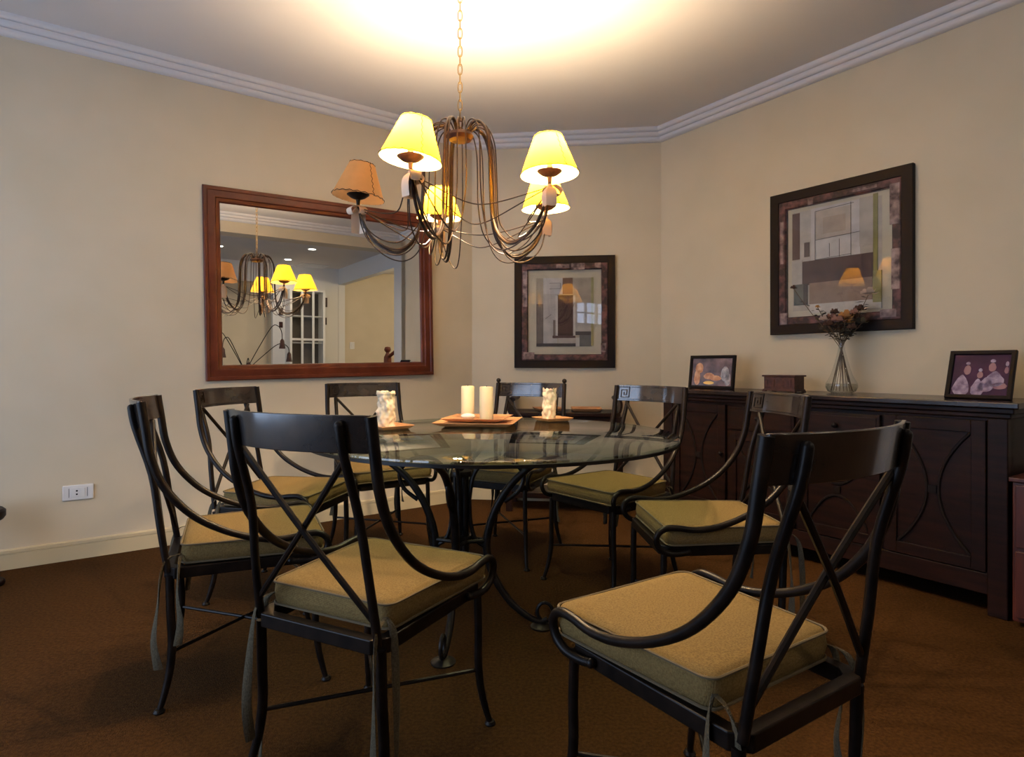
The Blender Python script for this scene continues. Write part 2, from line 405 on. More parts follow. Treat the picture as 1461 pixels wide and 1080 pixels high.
    # cushion : boxed, rounded corners, piping
    def outline(ins, z):
        pts = []
        cs = [(.214-ins, .222-ins), (-.214+ins, .222-ins), (-.188+ins, -.192+ins), (.188-ins, -.192+ins)]
        rad = .028
        for q, (cx, cy) in enumerate(cs):
            a0 = q*90
            ccx = cx - math.copysign(rad, cx); ccy = cy - math.copysign(rad, cy)
            for k in range(6):
                a = R(a0+90*k/5); x = ccx+rad*math.cos(a); y = ccy+rad*math.sin(a)
                pts.append((x, y))
        out = []
        m = len(pts)
        for k in range(m):
            x0, y0 = pts[k]; x1, y1 = pts[(k+1) % m]; out.append((x0, y0))
            L = math.hypot(x1-x0, y1-y0)
            if L > .1:
                for j in range(1, 8): out.append((x0+(x1-x0)*j/8, y0+(y1-y0)*j/8))
        return [Vector((x, y, z)) for x, y in out]
    mb = MB(); rings = []
    for ins, z in ((.012, .420), (.002, .425), (-.003, .452), (0, .478), (.003, .4835), (.03, .4865), (.09, .489)):
        rings.append(outline(ins, z))
    m = len(rings[0]); vs = []
    for r_i, rg in enumerate(rings):
        for v in rg:
            w = noise.noise(Vector((v.x*14, v.y*14, v.z*20+3)))*.0022
            vs.append((v.x + w, v.y + w*.7, v.z + (w*.8 if r_i > 1 else 0)))
    fs = []
    for i in range(len(rings)-1):
        for k in range(m): fs.append((i*m+k, i*m+(k+1) % m, (i+1)*m+(k+1) % m, (i+1)*m+k))
    fs.append(tuple(range(m-1, -1, -1))); fs.append(tuple((len(rings)-1)*m+k for k in range(m)))
    mb.add(vs, fs); cu = mb.build('cushion', LINEN, root, smooth=True, autos=60)
    cu.location = cush; cu.rotation_euler.z = 0
    mb = MB()
    for z, ins in ((.482, -.002), (.427, -.001)): mb.tube(outline(ins, z), .0032, 6, closed=True)
    mb.build('piping', PIPING, cu, smooth=True)
    return cu
def ties(cu, seed, lens=(.30, .24, .27, .22)):
    rnd = random.Random(seed); j = 0
    for s in (-1, 1):
        mb = MB()
        for q in range(2):
            L = lens[j] * rnd.uniform(.85, 1.15); j += 1
            x0, y0 = s*(.180-.018*q), -.186-.006*(1-q)
            dx, dy = (s*.042, -.012) if q else (s*.008, -.052)
            w0, w1 = .006, .010+.004*rnd.random()
            ph = rnd.uniform(0, 6)
            path = crv([(x0*.97, y0+.005, .455), (x0+dx*.6, y0+dy*.6, .448), (x0+dx, y0+dy, .41), (x0+dx*1.15+.004*math.sin(ph), y0+dy*1.2, .41-L*.35), (x0+dx*1.1, y0+dy*1.25+.008*math.sin(ph), .41-L*.7), (x0+dx*1.2+.006*math.cos(ph), y0+dy*1.15, .41-L)], 4)
            n = len(path); rr = [w0+(w1-w0)*k/(n-1) for k in range(n)]
            # flattened ribbon with a little twist
            vs = []; 
            for k, pnt in enumerate(path):
                a = ph + 3.2*k/(n-1)
                side = Vector((math.cos(a), math.sin(a), 0)); nr = Vector((-math.sin(a), math.cos(a), 0))
                for u, v in ((-1, .0), (-.5, .0022), (.5, .0022), (1, 0), (.5, -.0022), (-.5, -.0022)): vs.append(pnt + side*u*rr[k] + nr*v*1.2)
            fs = [(k*6+i, k*6+(i+1) % 6, k*6+6+(i+1) % 6, k*6+6+i) for k in range(n-1) for i in range(6)]
            fs += [tuple(range(5, -1, -1)), tuple((n-1)*6+i for i in range(6))]
            mb.add(vs, fs)
        mb.build('tie', LINENT, cu, smooth=True)
G = 'wrought iron dining chairs around the glass table'
chairs = {
 'A': (-.361, 1.642, -26.2, 'iron armchair nearest the camera on the left, back turned, long cushion ties hanging'),
 'L': (-.909, 2.104, -65.4, 'leftmost iron armchair, seen side-on, closest to the wall outlet, with pale greyish seat'),
 'L2': (-1.032, 2.784, -101.1, 'iron armchair under the left half of the wooden mirror, behind the leftmost chair'),
 'FL': (-.73, 3.387, -148.1, 'iron armchair under the right half of the mirror, behind the left dripped candle'),
 'RF': (.469, 2.91, 129.0, 'iron armchair between the far chair and the left end of the sideboard'),
 'RM': (.70, 2.27, 93.4, 'iron armchair close to the middle of the sideboard, arms curling over a short seat'),
 'N': (.411, 1.302, 33.1, 'largest iron armchair at the front right, its cushion slid forward off the rear bars'),
}
proto = None
CUSH = {'N': (0, .024, 0), 'RM': (-.01, -.03, 0), 'A': (0, 0, 0)}
for k, (x, y, th, lab) in chairs.items():
    if proto is None:
        proto = thing('dining_chair', lab, 'chair', (x, y, 0), R(th), G); cu = chair_parts(proto); r = proto
    else:
        r = copy_tree(proto0); r.location = (x, y, 0); r.rotation_euler.z = R(th); r['label'] = lab
        cu = [c for c in r.children if c.name.startswith('cushion')][0]
        cu.location = CUSH.get(k, (0, 0, 0))
    if r is proto:
        proto0 = proto      # ties are added after copying, so remember none yet
        pending = []
    pending.append((cu, len(pending)))
for cu, s in pending: ties(cu, s*3+1, (.34, .42, .38, .5) if s == 0 else (.30, .22, .26, .24))
fc = thing('dining_chair', 'iron armchair with ball finials behind the table, facing the camera', 'chair', (-.021, 3.36, 0), R(153.6), G)
ties(chair_parts(fc, finial=True), 77)

# ------------------------------------------------------------------ dining table
TC = Vector((-.204, 2.43, 0))
tb = thing('dining_table', 'large round glass-topped dining table on scrolled iron legs', 'table', TC, 0)
GT = .75; gx, gy = -.075+.204, 2.524-2.43
GR = .745
mb = MB(); mb.lathe([(.001, .738), (GR-.004, .738), (GR, .741), (GR, .747), (GR-.004, .75), (.001, .75)], 96, (gx, gy, 0))
mb.build('glass_top', TGLASS, tb, smooth=True)
mb = MB(); mb.lathe([(GR-.012, .7265), (GR-.002, .7265), (GR-.002, .7375), (GR-.012, .7375)], 96, (gx, gy, 0), close=True)
mb.build('support_ring', IRONT, tb, smooth=True, autos=30)
for i in range(4):
    az = R(-96+90*i); u = Vector((math.cos(az), math.sin(az), 0)); v = Vector((-u.y, u.x, 0))
    P = lambda r, z, t=0: u*r + v*t + Vector((0, 0, z))
    mb = MB()
    p = crv([P(.545, .722), P(.44, .70), P(.32, .655), P(.225, .585), (P(.155, .49)), P(.112, .38), P(.105, .29), P(.135, .19), P(.195, .10), P(.262, .045), P(.315, .024), P(.345, .035)], 6)
    mb.tube(p, [.010+.006*math.sin(math.pi*k/(len(p)-1)) for k in range(len(p))], 10)
    # loop at the foot
    lp = [P(.335+.030*math.sin(a), .062-.036*math.cos(a)) for a in [2*math.pi*k/20 for k in range(20)]]
    mb.tube(lp, .0075, 8, closed=True)
    mb.lathe([(.001, 0), (.042, 0), (.044, .006), (.030, .014), (.012, .02), (.001, .02)], 20, P(.322, 0))
    leg = mb.build('leg', IRONT, tb, smooth=True)
    mb = MB()
    # arch scroll from the column over to the leg
    p = crv([P(.034, .50), P(.055, .60), P(.115, .655), (P(.195, .655)), P(.250, .60), P(.232, .535), P(.175, .49)], 6)
    mb.tube(p, .0085, 8)
    p = crv([P(.10, .31), P(.062, .335), P(.040, .40), P(.034, .50)], 5); mb.tube(p, .0085, 8)
    mb.build('arch_scroll', IRONT, leg, smooth=True)
    mb = MB()
    u2 = Vector((math.cos(az+math.pi/2), math.sin(az+math.pi/2), 0))
    a = u*.112 + Vector((0,0,.335)); b = u2*.112 + Vector((0,0,.335)); m = (u+u2)*.030 + Vector((0,0,.335))
    mb.tube(crv([a, (a+m)/2*1.0+Vector((0,0,.0)), m, (b+m)/2, b], 6), .008, 8)
    mb.build('cross_tie', IRONT, tb, smooth=True)
mb = MB()
for i in range(4):
    a = R(-51+90*i); x, y = .026*math.cos(a), .026*math.sin(a); mb.tube([(x, y, .20), (x, y, .60)], .010, 10)
mb.tube([(0,0,.18), (0,0,.60)], .012, 10)
for z in (.22, .345, .60): mb.lathe([(.001, z-.010), (.044, z-.010), (.046, z), (.044, z+.010), (.001, z+.010)], 20)
ball(mb, (0, 0, .628), .020, 14); ball(mb, (0, 0, .165), .022, 14)
mb.build('column', IRONT, tb, smooth=True)

# things on the table ------------------------------------------------------
def plate(name, x, y, z, s, rot, label, h=.016, m=TERRA, group=None, rim=.022, cat='plate'):
    t = MB(); p = s/2
    rings = [(p*.72, 0), (p*.80, .001), (p*.985, h*.8), (p, h), (p*.965, h), (p*.86, h*.45), (p*.80, h*.38)]
    vs = []; 
    for q, z_ in rings: vs += [(-q, -q, z_), (q, -q, z_), (q, q, z_), (-q, q, z_)]
    fs = [(3, 2, 1, 0)]
    for i in range(len(rings)-1):
        for k in range(4): fs.append((i*4+k, i*4+(k+1) % 4, i*4+4+(k+1) % 4, i*4+4+k))
    n = (len(rings)-1)*4; fs.append((n, n+1, n+2, n+3)); t.add(vs, fs)
    o = t.build(name, m, bevel=.002, loc=(x, y, z), rotz=R(rot)); return tag(o, label, cat, group)
def smooth_candle(x, y, z, r, h, label, group=None):
    t = thing('pillar_candle', label, 'candle', (x, y, z), 0, group)
    MB().lathe([(.001, 0), (r, 0), (r, h-.004), (r-.003, h), (r*.6, h-.003), (.001, h-.006)], 28).build('wax', WAX, t, smooth=True)
    m = MB(); m.tube([(0,0,h-.008), (.001,0,h+.006)], .0012, 6); m.build('wick', BLACKF, t)
def rough_candle(x, y, z, r, h, seed, label, group=None):
    t = thing('pillar_candle', label, 'candle', (x, y, z), 0, group)
    mb = MB(); seg = 56; K = 44; vs = []
    for i in range(K+1):
        zz = h*i/K
        for k in range(seg):
            a = 2*math.pi*k/seg
            q = noise.noise(Vector((math.cos(a)*2.6+seed, math.sin(a)*2.6, zz*38)))
            q2 = noise.noise(Vector((math.cos(a)*5+seed, math.sin(a)*5, zz*80)))
            rr = r*(1 + .17*max(-.5, q*1.7) + .10*q2 + (.07 if zz > h*.93 else 0))
            top = h*.05*noise.noise(Vector((math.cos(a)*2+seed*3, math.sin(a)*2, 1)))*(1 if i == K else 0)
            vs.append((rr*math.cos(a), rr*math.sin(a), zz+top*1.6))
    fs = [(i*seg+k, i*seg+(k+1) % seg, (i+1)*seg+(k+1) % seg, (i+1)*seg+k) for i in range(K) for k in range(seg)]
    c = len(vs)
    for k in range(seg): a = 2*math.pi*k/seg; vs.append((r*.7*math.cos(a), r*.7*math.sin(a), h*.96))
    fs += [(K*seg+k, K*seg+(k+1) % seg, c+(k+1) % seg, c+k) for k in range(seg)]
    fs += [tuple(c+k for k in range(seg)), tuple(range(seg-1, -1, -1))]
    mb.add(vs, fs); mb.build('wax', WAXR, t, smooth=True, autos=80)
    m = MB(); m.tube([(0,0,h*.95), (.001,0,h*1.0)], .0013, 6); m.build('wick', BLACKF, t)
plate('candle_plate', -.545, 2.71, GT, .165, 40, 'square orange plate under the left dripped candle')
rough_candle(-.56, 2.715, GT+.008, .038, .155, 1.3, 'textured dripped-wax candle at the left end of the table')
plate('candle_plate', .205, 3.10, GT, .155, 30, 'square orange plate under the right dripped candle')
rough_candle(.19, 3.095, GT+.008, .033, .152, 8.1, 'textured dripped-wax candle at the far right of the table, before the finial chair')
plate('serving_tray', -.155, 2.905, GT, .37, -8, 'larger lower orange wooden tray in the middle of the glass table', h=.02, cat='tray')
plate('serving_tray', -.16, 2.90, GT+.0205, .29, -10, 'smaller orange tray stacked on top, under two smooth candles', h=.016, cat='tray')
smooth_candle(-.215, 2.96, GT+.029, .032, .150, 'smooth ivory pillar candle, left and further back of the pair')
smooth_candle(-.120, 2.86, GT+.029, .032, .150, 'smooth ivory pillar candle, right and nearer of the pair')
mb = MB(); vs = []
seg, K = 20, 10
for i in range(K+1):
    ph = math.pi*i/K
    for k in range(seg):
        a = 2*math.pi*k/seg; q = 1+.12*math.sin(a*7)*math.sin(ph)
        vs.append((.034*math.sin(ph)*math.cos(a)*q+.0001*k, .022*math.sin(ph)*math.sin(a)*q, .014-.014*math.cos(ph)))
mb.add(vs, [(i*seg+k, i*seg+(k+1) % seg, (i+1)*seg+(k+1) % seg, (i+1)*seg+k) for i in range(K) for k in range(seg)])
tag(mb.build('seashell', SHELLM, smooth=True, autos=80, loc=(-.205, 2.845, GT+.028)), 'small white seashell lying on the upper tray beside the candles', 'seashell')

# ------------------------------------------------------------------ chandelier
CH = Vector((-.2146, 2.52, 0))
ch = thing('chandelier', 'five-arm wire chandelier with parchment shades hanging over the table', 'chandelier', (CH.x, CH.y, 0), 0)
hz = 1.985
# chain
z = hz+.045; i = 0; cm = MB()
while z < CEIL-.05:
    a = (i % 2)*math.pi/2; u = Vector((math.cos(a), math.sin(a), 0))
    pts = [u*(.0085*math.cos(t)) + Vector((0,0,z+.0175*math.sin(t)+.006*(1 if math.sin(t) > 0 else -1)*min(1, abs(math.sin(t))*2))) for t in [2*math.pi*k/12 for k in range(12)]]
    cm.tube(pts, .0024, 6, closed=True); z += .037; i += 1
cm.build('chain', CHAINM, ch, smooth=True)
MB().lathe([(.001, CEIL-.001), (.055, CEIL-.001), (.05, CEIL-.02), (.02, CEIL-.045), (.001, CEIL-.05)], 24).build('ceiling_rose', COPPER, ch, smooth=True)
mb = MB(); mb.lathe([(.001, hz+.03), (.012, hz+.025), (.016, hz+.01), (.05, hz+.002), (.056, hz-.012), (.045, hz-.026), (.012, hz-.03), (.001, hz-.03)], 28)
mb.tube([Vector((.012*math.cos(t), 0, hz+.040+.014*math.sin(t))) for t in [2*math.pi*k/14 for k in range(14)]], .0028, 8, closed=True)
mb.build('hub', COPPER, ch, smooth=True)
DISH = 1.716; LR_ = .438
angs = [-108, -36, 33, 108, 173]
lab_on = [True, True, True, True, False]
def arm_curve(az, bot=1.50, rr=.155, top=2.02, end=LR_, taz=None, inn=0.):
    pts = [(.035, hz), (.07, top), (.115, top-.015), (rr-.008, top-.075), (rr, 1.86), (rr+.004, 1.74), (rr+.012, 1.63), (rr+.04, bot+.045), (rr+.095, bot), (.31, bot+.008), (.375, bot+.055), (.415, bot+.125), (end, DISH-.01)]
    out = []
    for q, (r_, z_) in enumerate(pts):
        t = max(0, (q-5)/(len(pts)-6)) if taz is not None else 0
        a = az + ((taz-az)*t if taz is not None else 0)
        out.append(Vector((r_*math.cos(a), r_*math.sin(a), z_)))
    return out
for i, dg in enumerate(angs):
    az = R(dg)
    mb = MB(); mb.tube(crv(arm_curve(az, 1.505), 6), .0062, 8); mb.tube(crv(arm_curve(az+.07, 1.515, .15, taz=az+.015), 6), .0048, 8)
    arm = mb.build('arm', BRONZE, ch, smooth=True)
    mb = MB()
    for da, bot, rr in ((-.30, 1.475, .148), (.32, 1.485, .143), (.55, 1.53, .15)):
        mb.tube(crv(arm_curve(az+da, bot, rr, taz=az), 6), .0028, 6)
    # swag to the next lamp
    az2 = R(angs[(i+1) % 5]); 
    if az2 < az: az2 += 2*math.pi
    for zlow, rin in ((1.625, .285), (1.56, .245)):
        pts = []
        for k in range(9):
            t = k/8; a = az+(az2-az)*t; s_ = 4*t*(1-t)
            pts.append(Vector(((LR_-.005-(LR_-rin)*s_)*math.cos(a), (LR_-.005-(LR_-rin)*s_)*math.sin(a), DISH-.025-(DISH-.025-zlow)*s_)))
        mb.tube(crv(pts, 3), .0024, 6)
    mb.build('wire', BRONZE, arm, smooth=True)
    # lamp
    c = Vector((LR_*math.cos(az), LR_*math.sin(az), 0))
    mb = MB(); mb.lathe([(.001, DISH-.012), (.007, DISH-.010), (.009, DISH+.012), (.030, DISH+.020), (.046, DISH+.032), (.047, DISH+.034), (.030, DISH+.026), (.011, DISH+.026), (.011, DISH+.07), (.001, DISH+.07)], 24, c)
    mb.build('drip_pan', COPPER if lab_on[i] else IRON, arm, smooth=True)
    tilt = Matrix.Rotation(R(8) if i in (0, 4) else R(3), 3, Vector((math.sin(az), -math.cos(az), .0)) if i != 0 else Vector((0, .4, 0)))
    if i == 4: tilt = Matrix.Rotation(R(7), 3, Vector((0, 1, 0)))
    sb = DISH+.020; sh = .145; rb, rt = .108, .052
    cc = c + Vector((0, 0, sb))
    mb = MB(); K = 6
    mb.lathe([(rb-(rb-rt)*k/K, sh*k/K) for k in range(K+1)], 40, cc, tilt)
    sd = mb.build('lamp_shade', SHADE if lab_on[i] else SHADE0, arm, smooth=True)
    mb = MB()
    for rr_, zz_, nst in ((rb, 0, 22), (rt, sh, 12)):
        pts = []
        for k in range(nst*4):
            a = 2*math.pi*k/(nst*4); w = .0022*math.sin(a*nst)
            pts.append(cc + tilt @ Vector(((rr_+.001)*math.cos(a), (rr_+.001)*math.sin(a), zz_+w+(.003 if zz_ == 0 else -.003))))
        mb.tube(pts, .0015, 5, closed=True)
    am = R(-60 if i != 4 else -40)
    mb.tube([cc + tilt @ Vector(((rb+.001-(rb-rt)*t)*math.cos(am+.04*math.sin(t*40)), (rb+.001-(rb-rt)*t)*math.sin(am+.04*math.sin(t*40)), sh*t)) for t in [k/24 for k in range(25)]], .0012, 5)
    mb.build('lacing', IRON, sd)
    # spider ring inside
    if lab_on[i]:
        mb = MB(); ball(mb, c+Vector((0,0,DISH+.100)), .014, 12, 1.3); mb.build('bulb', BULB, arm, smooth=True)
        ld = bpy.data.lights.new('bulb_light', 'POINT'); ld.energy = 102; ld.color = (1, .76, .48); ld.shadow_soft_size = .03
        lo = bpy.data.objects.new('bulb_light', ld); C.objects.link(lo); lo.location = CH + c + Vector((0, 0, DISH+.112))
    # ribbon bow
    mb = MB(); rnd = random.Random(i+3)
    kx = c + Vector((0, 0, DISH-.022))
    for q in range(4):
        a = az + R(60+90*q + rnd.uniform(-15, 15)); u = Vector((math.cos(a), math.sin(a), 0)); v = Vector((-u.y, u.x, 0))
        if q < 2: pth = [kx, kx+u*.022+Vector((0,0,.004)), kx+u*.045+Vector((0,0,-.012)), kx+u*.034+Vector((0,0,-.032)), kx+u*.006+Vector((0,0,-.006))]; wd = .019
        else:
            L = (.085, .075, .08, .095, .105)[i]; pth = [kx, kx+u*.016+Vector((0,0,-.012)), kx+u*.024+Vector((0,0,-.5*L)), kx+u*.02+Vector((0,0,-L))]; wd = .021
        pp = crv(pth, 5); n = len(pp); vs = []
        for k, pt in enumerate(pp):
            w = wd*(.35+.65*min(1, k/(n*.4))) if q > 1 else wd*(.3+.7*math.sin(math.pi*k/(n-1)))
            vs += [pt-v*w-Vector((0,0,.0)), pt+u*.003, pt+v*w, pt-u*.003+Vector((0,0,-.0015))]
        mb.add(vs, [(k*4+j, k*4+(j+1) % 4, k*4+4+(j+1) % 4, k*4+4+j) for k in range(n-1) for j in range(4)] + [(3,2,1,0), ((n-1)*4, (n-1)*4+1, (n-1)*4+2, (n-1)*4+3)])
    ball(mb, kx, .010)
    rb_ = mb.build('ribbon', RIBBON, arm, smooth=True)
    if i == 4: rb_['label'] = 'grey white ribbon'

# ------------------------------------------------------------------ mirror on the left wall
def on_wall(p0, rot, s, z, off=0.):   # p0 wall origin, rot -> local x along wall
    u = Vector((math.cos(rot), math.sin(rot), 0)); nin = Vector((math.sin(rot), -math.cos(rot), 0))
    p = p0 + u*s + nin*off; return Vector((p.x, p.y, z))
def rect_frame(mb, w, h, prof):
    """prof: list of (inset from outer edge, depth towards viewer = -y)"""
    cs = [(-1, -1), (1, -1), (1, 1), (-1, 1)]; m = len(prof); vs = []
    for sx, sz in cs:
        for ins, dep in prof: vs.append((sx*(w/2-ins), -dep, sz*(h/2-ins)))
    fs = []
    for i in range(4):
        j = (i+1) % 4
        for k in range(m): k2 = (k+1) % m; fs.append((i*m+k, i*m+k2, j*m+k2, j*m+k))
    mb.add(vs, fs)
def along(p0, u, x):      # parameter along wall (p0,u) seen at pixel x
    r = (x-730)/870; return (r*p0.y - p0.x)/(u.x - r*u.y)
sL = along(W0, E, 290); sR = along(W0, E, 613); print('mirror', sL, sR)
mw = sR-sL; mc = on_wall(W0, RL, (sL+sR)/2, 1.528, .004); mh = 1.16
mr = thing('wall_mirror', 'large rectangular mirror in a reddish-brown moulded wooden frame', 'mirror', mc, RL+R(MIRYAW:=-.85))
mr.rotation_euler = (R(.0), R(-1.0), RL+R(MIRYAW))
mb = MB(); rect_frame(mb, mw, mh, [(0, 0), (0, .024), (.006, .030), (.022, .030), (.026, .026), (.040, .028), (.058, .034), (.066, .032), (.070, .024), (.088, .020), (.094, .012), (.096, .004), (.096, 0)])
mb.build('frame', MAHOGL, mr, smooth=True, autos=35)
MB().box(-mw/2+.08, -.007, -mh/2+.08, mw/2-.08, -.003, mh/2-.08).build('mirror_glass', MIRM, mr)

# ------------------------------------------------------------------ art pictures
DIST = add_noise(mat('distressed_wood', (.1,.04,.04), .6), (.014,.005,.006), (.13,.052,.055), 11, 10, .3, 30, stretch=(2,2,2), lo=.42, hi=.66)
DIST2 = add_noise(mat('distressed_wood_light', (.25,.18,.18), .6), (.035,.015,.02), (.36,.27,.26), 22, 10, lo=.35, hi=.7)
_pm = {}
def paint(col, sp=.06):
    k = tuple(col)
    if k not in _pm:
        c = Vector(col); _pm[k] = add_noise(mat('paint', col, .7), tuple(c*(1-sp*2.5)), tuple(c*(1+sp)), 14, 7)
    return _pm[k]
def picture(center, rot, w, h, label, patches, bands, mk, matcol, tilt=0., yaw=0.):
    t = thing('framed_picture', label, 'picture', center, rot, None); t.rotation_euler = (0, R(tilt), rot+R(yaw))
    mb = MB(); rect_frame(mb, w, h, [(0, 0), (0, .028), (.003, .030), (.054, .030), (.056, .027), (.056, 0)]); mb.build('outer_frame', BLACKF, t)
    mb = MB(); rect_frame(mb, w-.11, h-.11, [(0, 0), (0, .024), (.004, .027), (.040, .027), (.046, .020), (.048, .004), (.048, 0)]); inn = mb.build('inner_frame', DIST, t)
    mb = MB()
    for (x0, z0, x1, z1) in bands: mb.box((x0-.5)*w, -.0285, (.5-z1)*h, (x1-.5)*w, -.024, (.5-z0)*h)
    mb.build('worn_patch', DIST2, inn)
    MB().box(-w/2+.09, -.004, -h/2+.09, w/2-.09, -.001, h/2-.09).build('mat_board', matcol, t)
    art = None
    for k, (x0, z0, x1, z1, col) in enumerate(patches):
        mb = MB(); dep = .0045 + .0004*(k+1)
        mb.box((x0-.5)*w, -dep, (.5-z1)*h, (x1-.5)*w, -.0038, (.5-z0)*h)
        if art is None: art = mb.build('artwork', paint(col), t)
        else: mb.build('paper_patch', paint(col), art)
    # pencil lines
    mb = MB(); dep = .0045+.0004*(len(patches)+2)
    for (x0, z0, x1, z1) in mk:
        a = Vector(((x0-.5)*w, -dep, (.5-z0)*h)); b = Vector(((x1-.5)*w, -dep, (.5-z1)*h)); mb.tube([a, b], .0011, 4)
    mb.build('pencil_line', BLACKF, art)
    MB().box(-w/2+.085, -.021, -h/2+.085, w/2-.085, -.019, h/2-.085).build('glass', PGLASS, t)
    return t
CREAM = paint((.55,.50,.38), .02)
# back wall picture
s0 = along(W0, B, 734); s1 = along(W0, B, 877); w = s1-s0
pb = []
for (x0, z0, x1, z1, c) in ((335,290,745,795,(.42,.37,.29)), (387,290,530,408,(.55,.53,.52)), (530,290,605,410,(.22,.12,.07)), (605,300,740,480,(.40,.34,.27)), (335,480,387,790,(.17,.14,.12)), (387,410,490,770,(.48,.45,.42)), (460,600,495,735,(.20,.15,.13)), (495,420,608,720,(.065,.028,.022)), (478,420,495,720,(.60,.57,.52)), (608,420,624,720,(.60,.57,.52)), (625,480,745,690,(.42,.39,.36)), (500,732,625,772,(.45,.40,.36)), (455,715,625,733,(.10,.05,.045)), (625,685,745,712,(.06,.055,.055)), (655,712,745,795,(.13,.13,.13)), (627,730,655,795,(.52,.50,.47)), (335,772,627,795,(.05,.045,.045)), (740,290,757,790,(.36,.34,.16))):
    pb.append(((x0-172)/743, (z0-132)/820, (x1-172)/743, (z1-132)/820, c))
picture(on_wall(W0, RB, (s0+s1)/2, 1.431, .002), RB, w, .842, 'abstract collage in a black frame on the narrow back wall', pb,
        [(.57,.065,.70,.125), (.80,.065,.86,.11), (.085,.13,.13,.45), (.09,.86,.2,.92), (.86,.78,.91,.86), (.42,.075,.55,.11)],
        [(.35,.24,.46,.24), (.46,.24,.46,.29), (.46,.29,.35,.29), (.31,.56,.37,.52), (.43,.35,.59,.35), (.43,.70,.60,.70), (.565,.5,.6,.42)], CREAM)
# right wall picture
s0 = along(W1, D, 1104); s1 = along(W1, D, 1305.5); w = s1-s0
pr = [(.17,.15,.80,.84,(.46,.41,.35)), (.165,.155,.225,.48,(.13,.07,.055)), (.225,.15,.31,.50,(.50,.47,.43)), (.31,.145,.66,.515,(.57,.55,.54)), (.345,.17,.60,.36,(.48,.42,.36)), (.40,.22,.56,.33,(.42,.35,.28)), (.345,.37,.60,.50,(.60,.58,.57)), (.655,.14,.745,.45,(.45,.41,.36)), (.745,.13,.775,.62,(.25,.23,.07)), (.245,.50,.745,.665,(.095,.055,.05)), (.26,.37,.30,.47,(.12,.09,.08)), (.165,.49,.245,.655,(.50,.47,.43)), (.30,.655,.74,.80,(.30,.21,.16)), (.18,.655,.28,.80,(.13,.13,.11)), (.255,.655,.285,.80,(.06,.05,.05)), (.30,.80,.80,.86,(.55,.52,.48)), (.745,.62,.80,.82,(.30,.28,.12))]
mk = [(.345,.17,.62,.16), (.345,.17,.345,.50), (.60,.15,.60,.50), (.345,.365,.66,.355), (.345,.50,.60,.49), (.52,.38,.52,.5), (.45,.40,.45,.49)]
picture(on_wall(W1, RR, (s0+s1)/2, 1.6425, .008), RR, w, .853, 'abstract collage in a black frame on the right wall above the sideboard', pr,
        [(.085,.85,.14,.93), (.30,.075,.34,.12), (.86,.10,.92,.35), (.87,.5,.92,.75), (.60,.08,.78,.1), (.085,.2,.11,.5), (.8,.87,.9,.92)], mk, CREAM, yaw=1.15)

# ------------------------------------------------------------------ sideboard (local x along wall, y -> into wall)
sbd = thing('sideboard', 'long dark wooden sideboard with doors and drawers against the right wall', 'sideboard', (W1.x, W1.y, 0), RR)
U0, U1, DP = .425, 2.212, -.46; TOPZ = .88
MB().box(U0-.045, DP-.042, TOPZ-.024, U1+.045, -.012, TOPZ).build('top', DKTOP, sbd, bevel=.004)
mb = MB(); mb.box(U0-.025, DP-.022, TOPZ-.046, U1+.025, -.014, TOPZ-.0245); mb.box(U0-.012, DP-.010, TOPZ-.066, U1+.012, -.014, TOPZ-.0465); mb.build('top_moulding', DKWOOD, sbd, bevel=.004)
mb = MB()
mb.box(U0, DP+.02, .10, U1, -.02, TOPZ-.067)
mb.box(U0+.03, DP+.004, .083, U1-.03, DP+.024, .17)      # lower apron
mb.build('body', DKWOOD, sbd, bevel=.003)
for (x0, x1) in ((U0, U0+.07), (U1-.07, U1)):
    mb = MB(); mb.box(x0, DP-.004, 0, x1, DP+.06, TOPZ-.067); mb.build('leg', DKWOOD, sbd, bevel=.004)
    mb = MB(); mb.box(x0, -.09, 0, x1, -.02, .10); mb.build('leg', DKWOOD, sbd, bevel=.004)
FY = DP
def arcs(mb, cx, cz, hw, hh, y, vert=True, w=.007):
    for s in (-1, 1):
        pts = []
        for k in range(15):
            t = -1+2*k/14; off = hw*(.16+.84*t*t)
            pts.append((cx+s*off, y, cz+hh*t) if vert else (cx+hh*t, y, cz+s*off))
        mb.tube(pts, w, 6)
    mb.box(cx-.016, y-.008, cz-.016, cx+.016, y+.006, cz+.016)
def door(x0, x1, z0, z1, knobx, vert=True):
    mb = MB(); f = .052
    mb.box(x0, FY-.002, z0, x0+f, FY+.018, z1); mb.box(x1-f, FY-.002, z0, x1, FY+.018, z1)
    mb.box(x0+f, FY-.002, z0, x1-f, FY+.018, z0+f); mb.box(x0+f, FY-.002, z1-f, x1-f, FY+.018, z1)
    mb.box(x0+f-.004, FY+.009, z0+f-.004, x1-f+.004, FY+.017, z1-f+.004)
    d = mb.build('door', DKWOOD, sbd, bevel=.002)
    mb = MB(); cx = (x0+x1)/2; cz = (z0+z1)/2
    if vert: arcs(mb, cx, cz, (x1-x0)/2-f-.004, (z1-z0)/2-f-.004, FY+.006)
    else: arcs(mb, cx, cz, (z1-z0)/2-f-.01, (x1-x0)/2-f-.004, FY+.006, False)
    mb.build('fretwork', BLACKF, d, smooth=True)
    mb = MB(); mb.tube([(knobx, FY+.002, cz+.03), (knobx, FY-.014, cz+.03)], .006, 10); ball(mb, (knobx, FY-.02, cz+.03), .012, 12); mb.build('knob', BLACKF, d, smooth=True)
ib = [(U0+.075, .885), (.905, 1.305), (1.325, 1.727), (1.747, U1-.075)]
door(ib[0][0], ib[0][1], .175, .80, ib[0][1]-.02); door(ib[3][0], ib[3][1], .175, .80, ib[3][0]+.02)
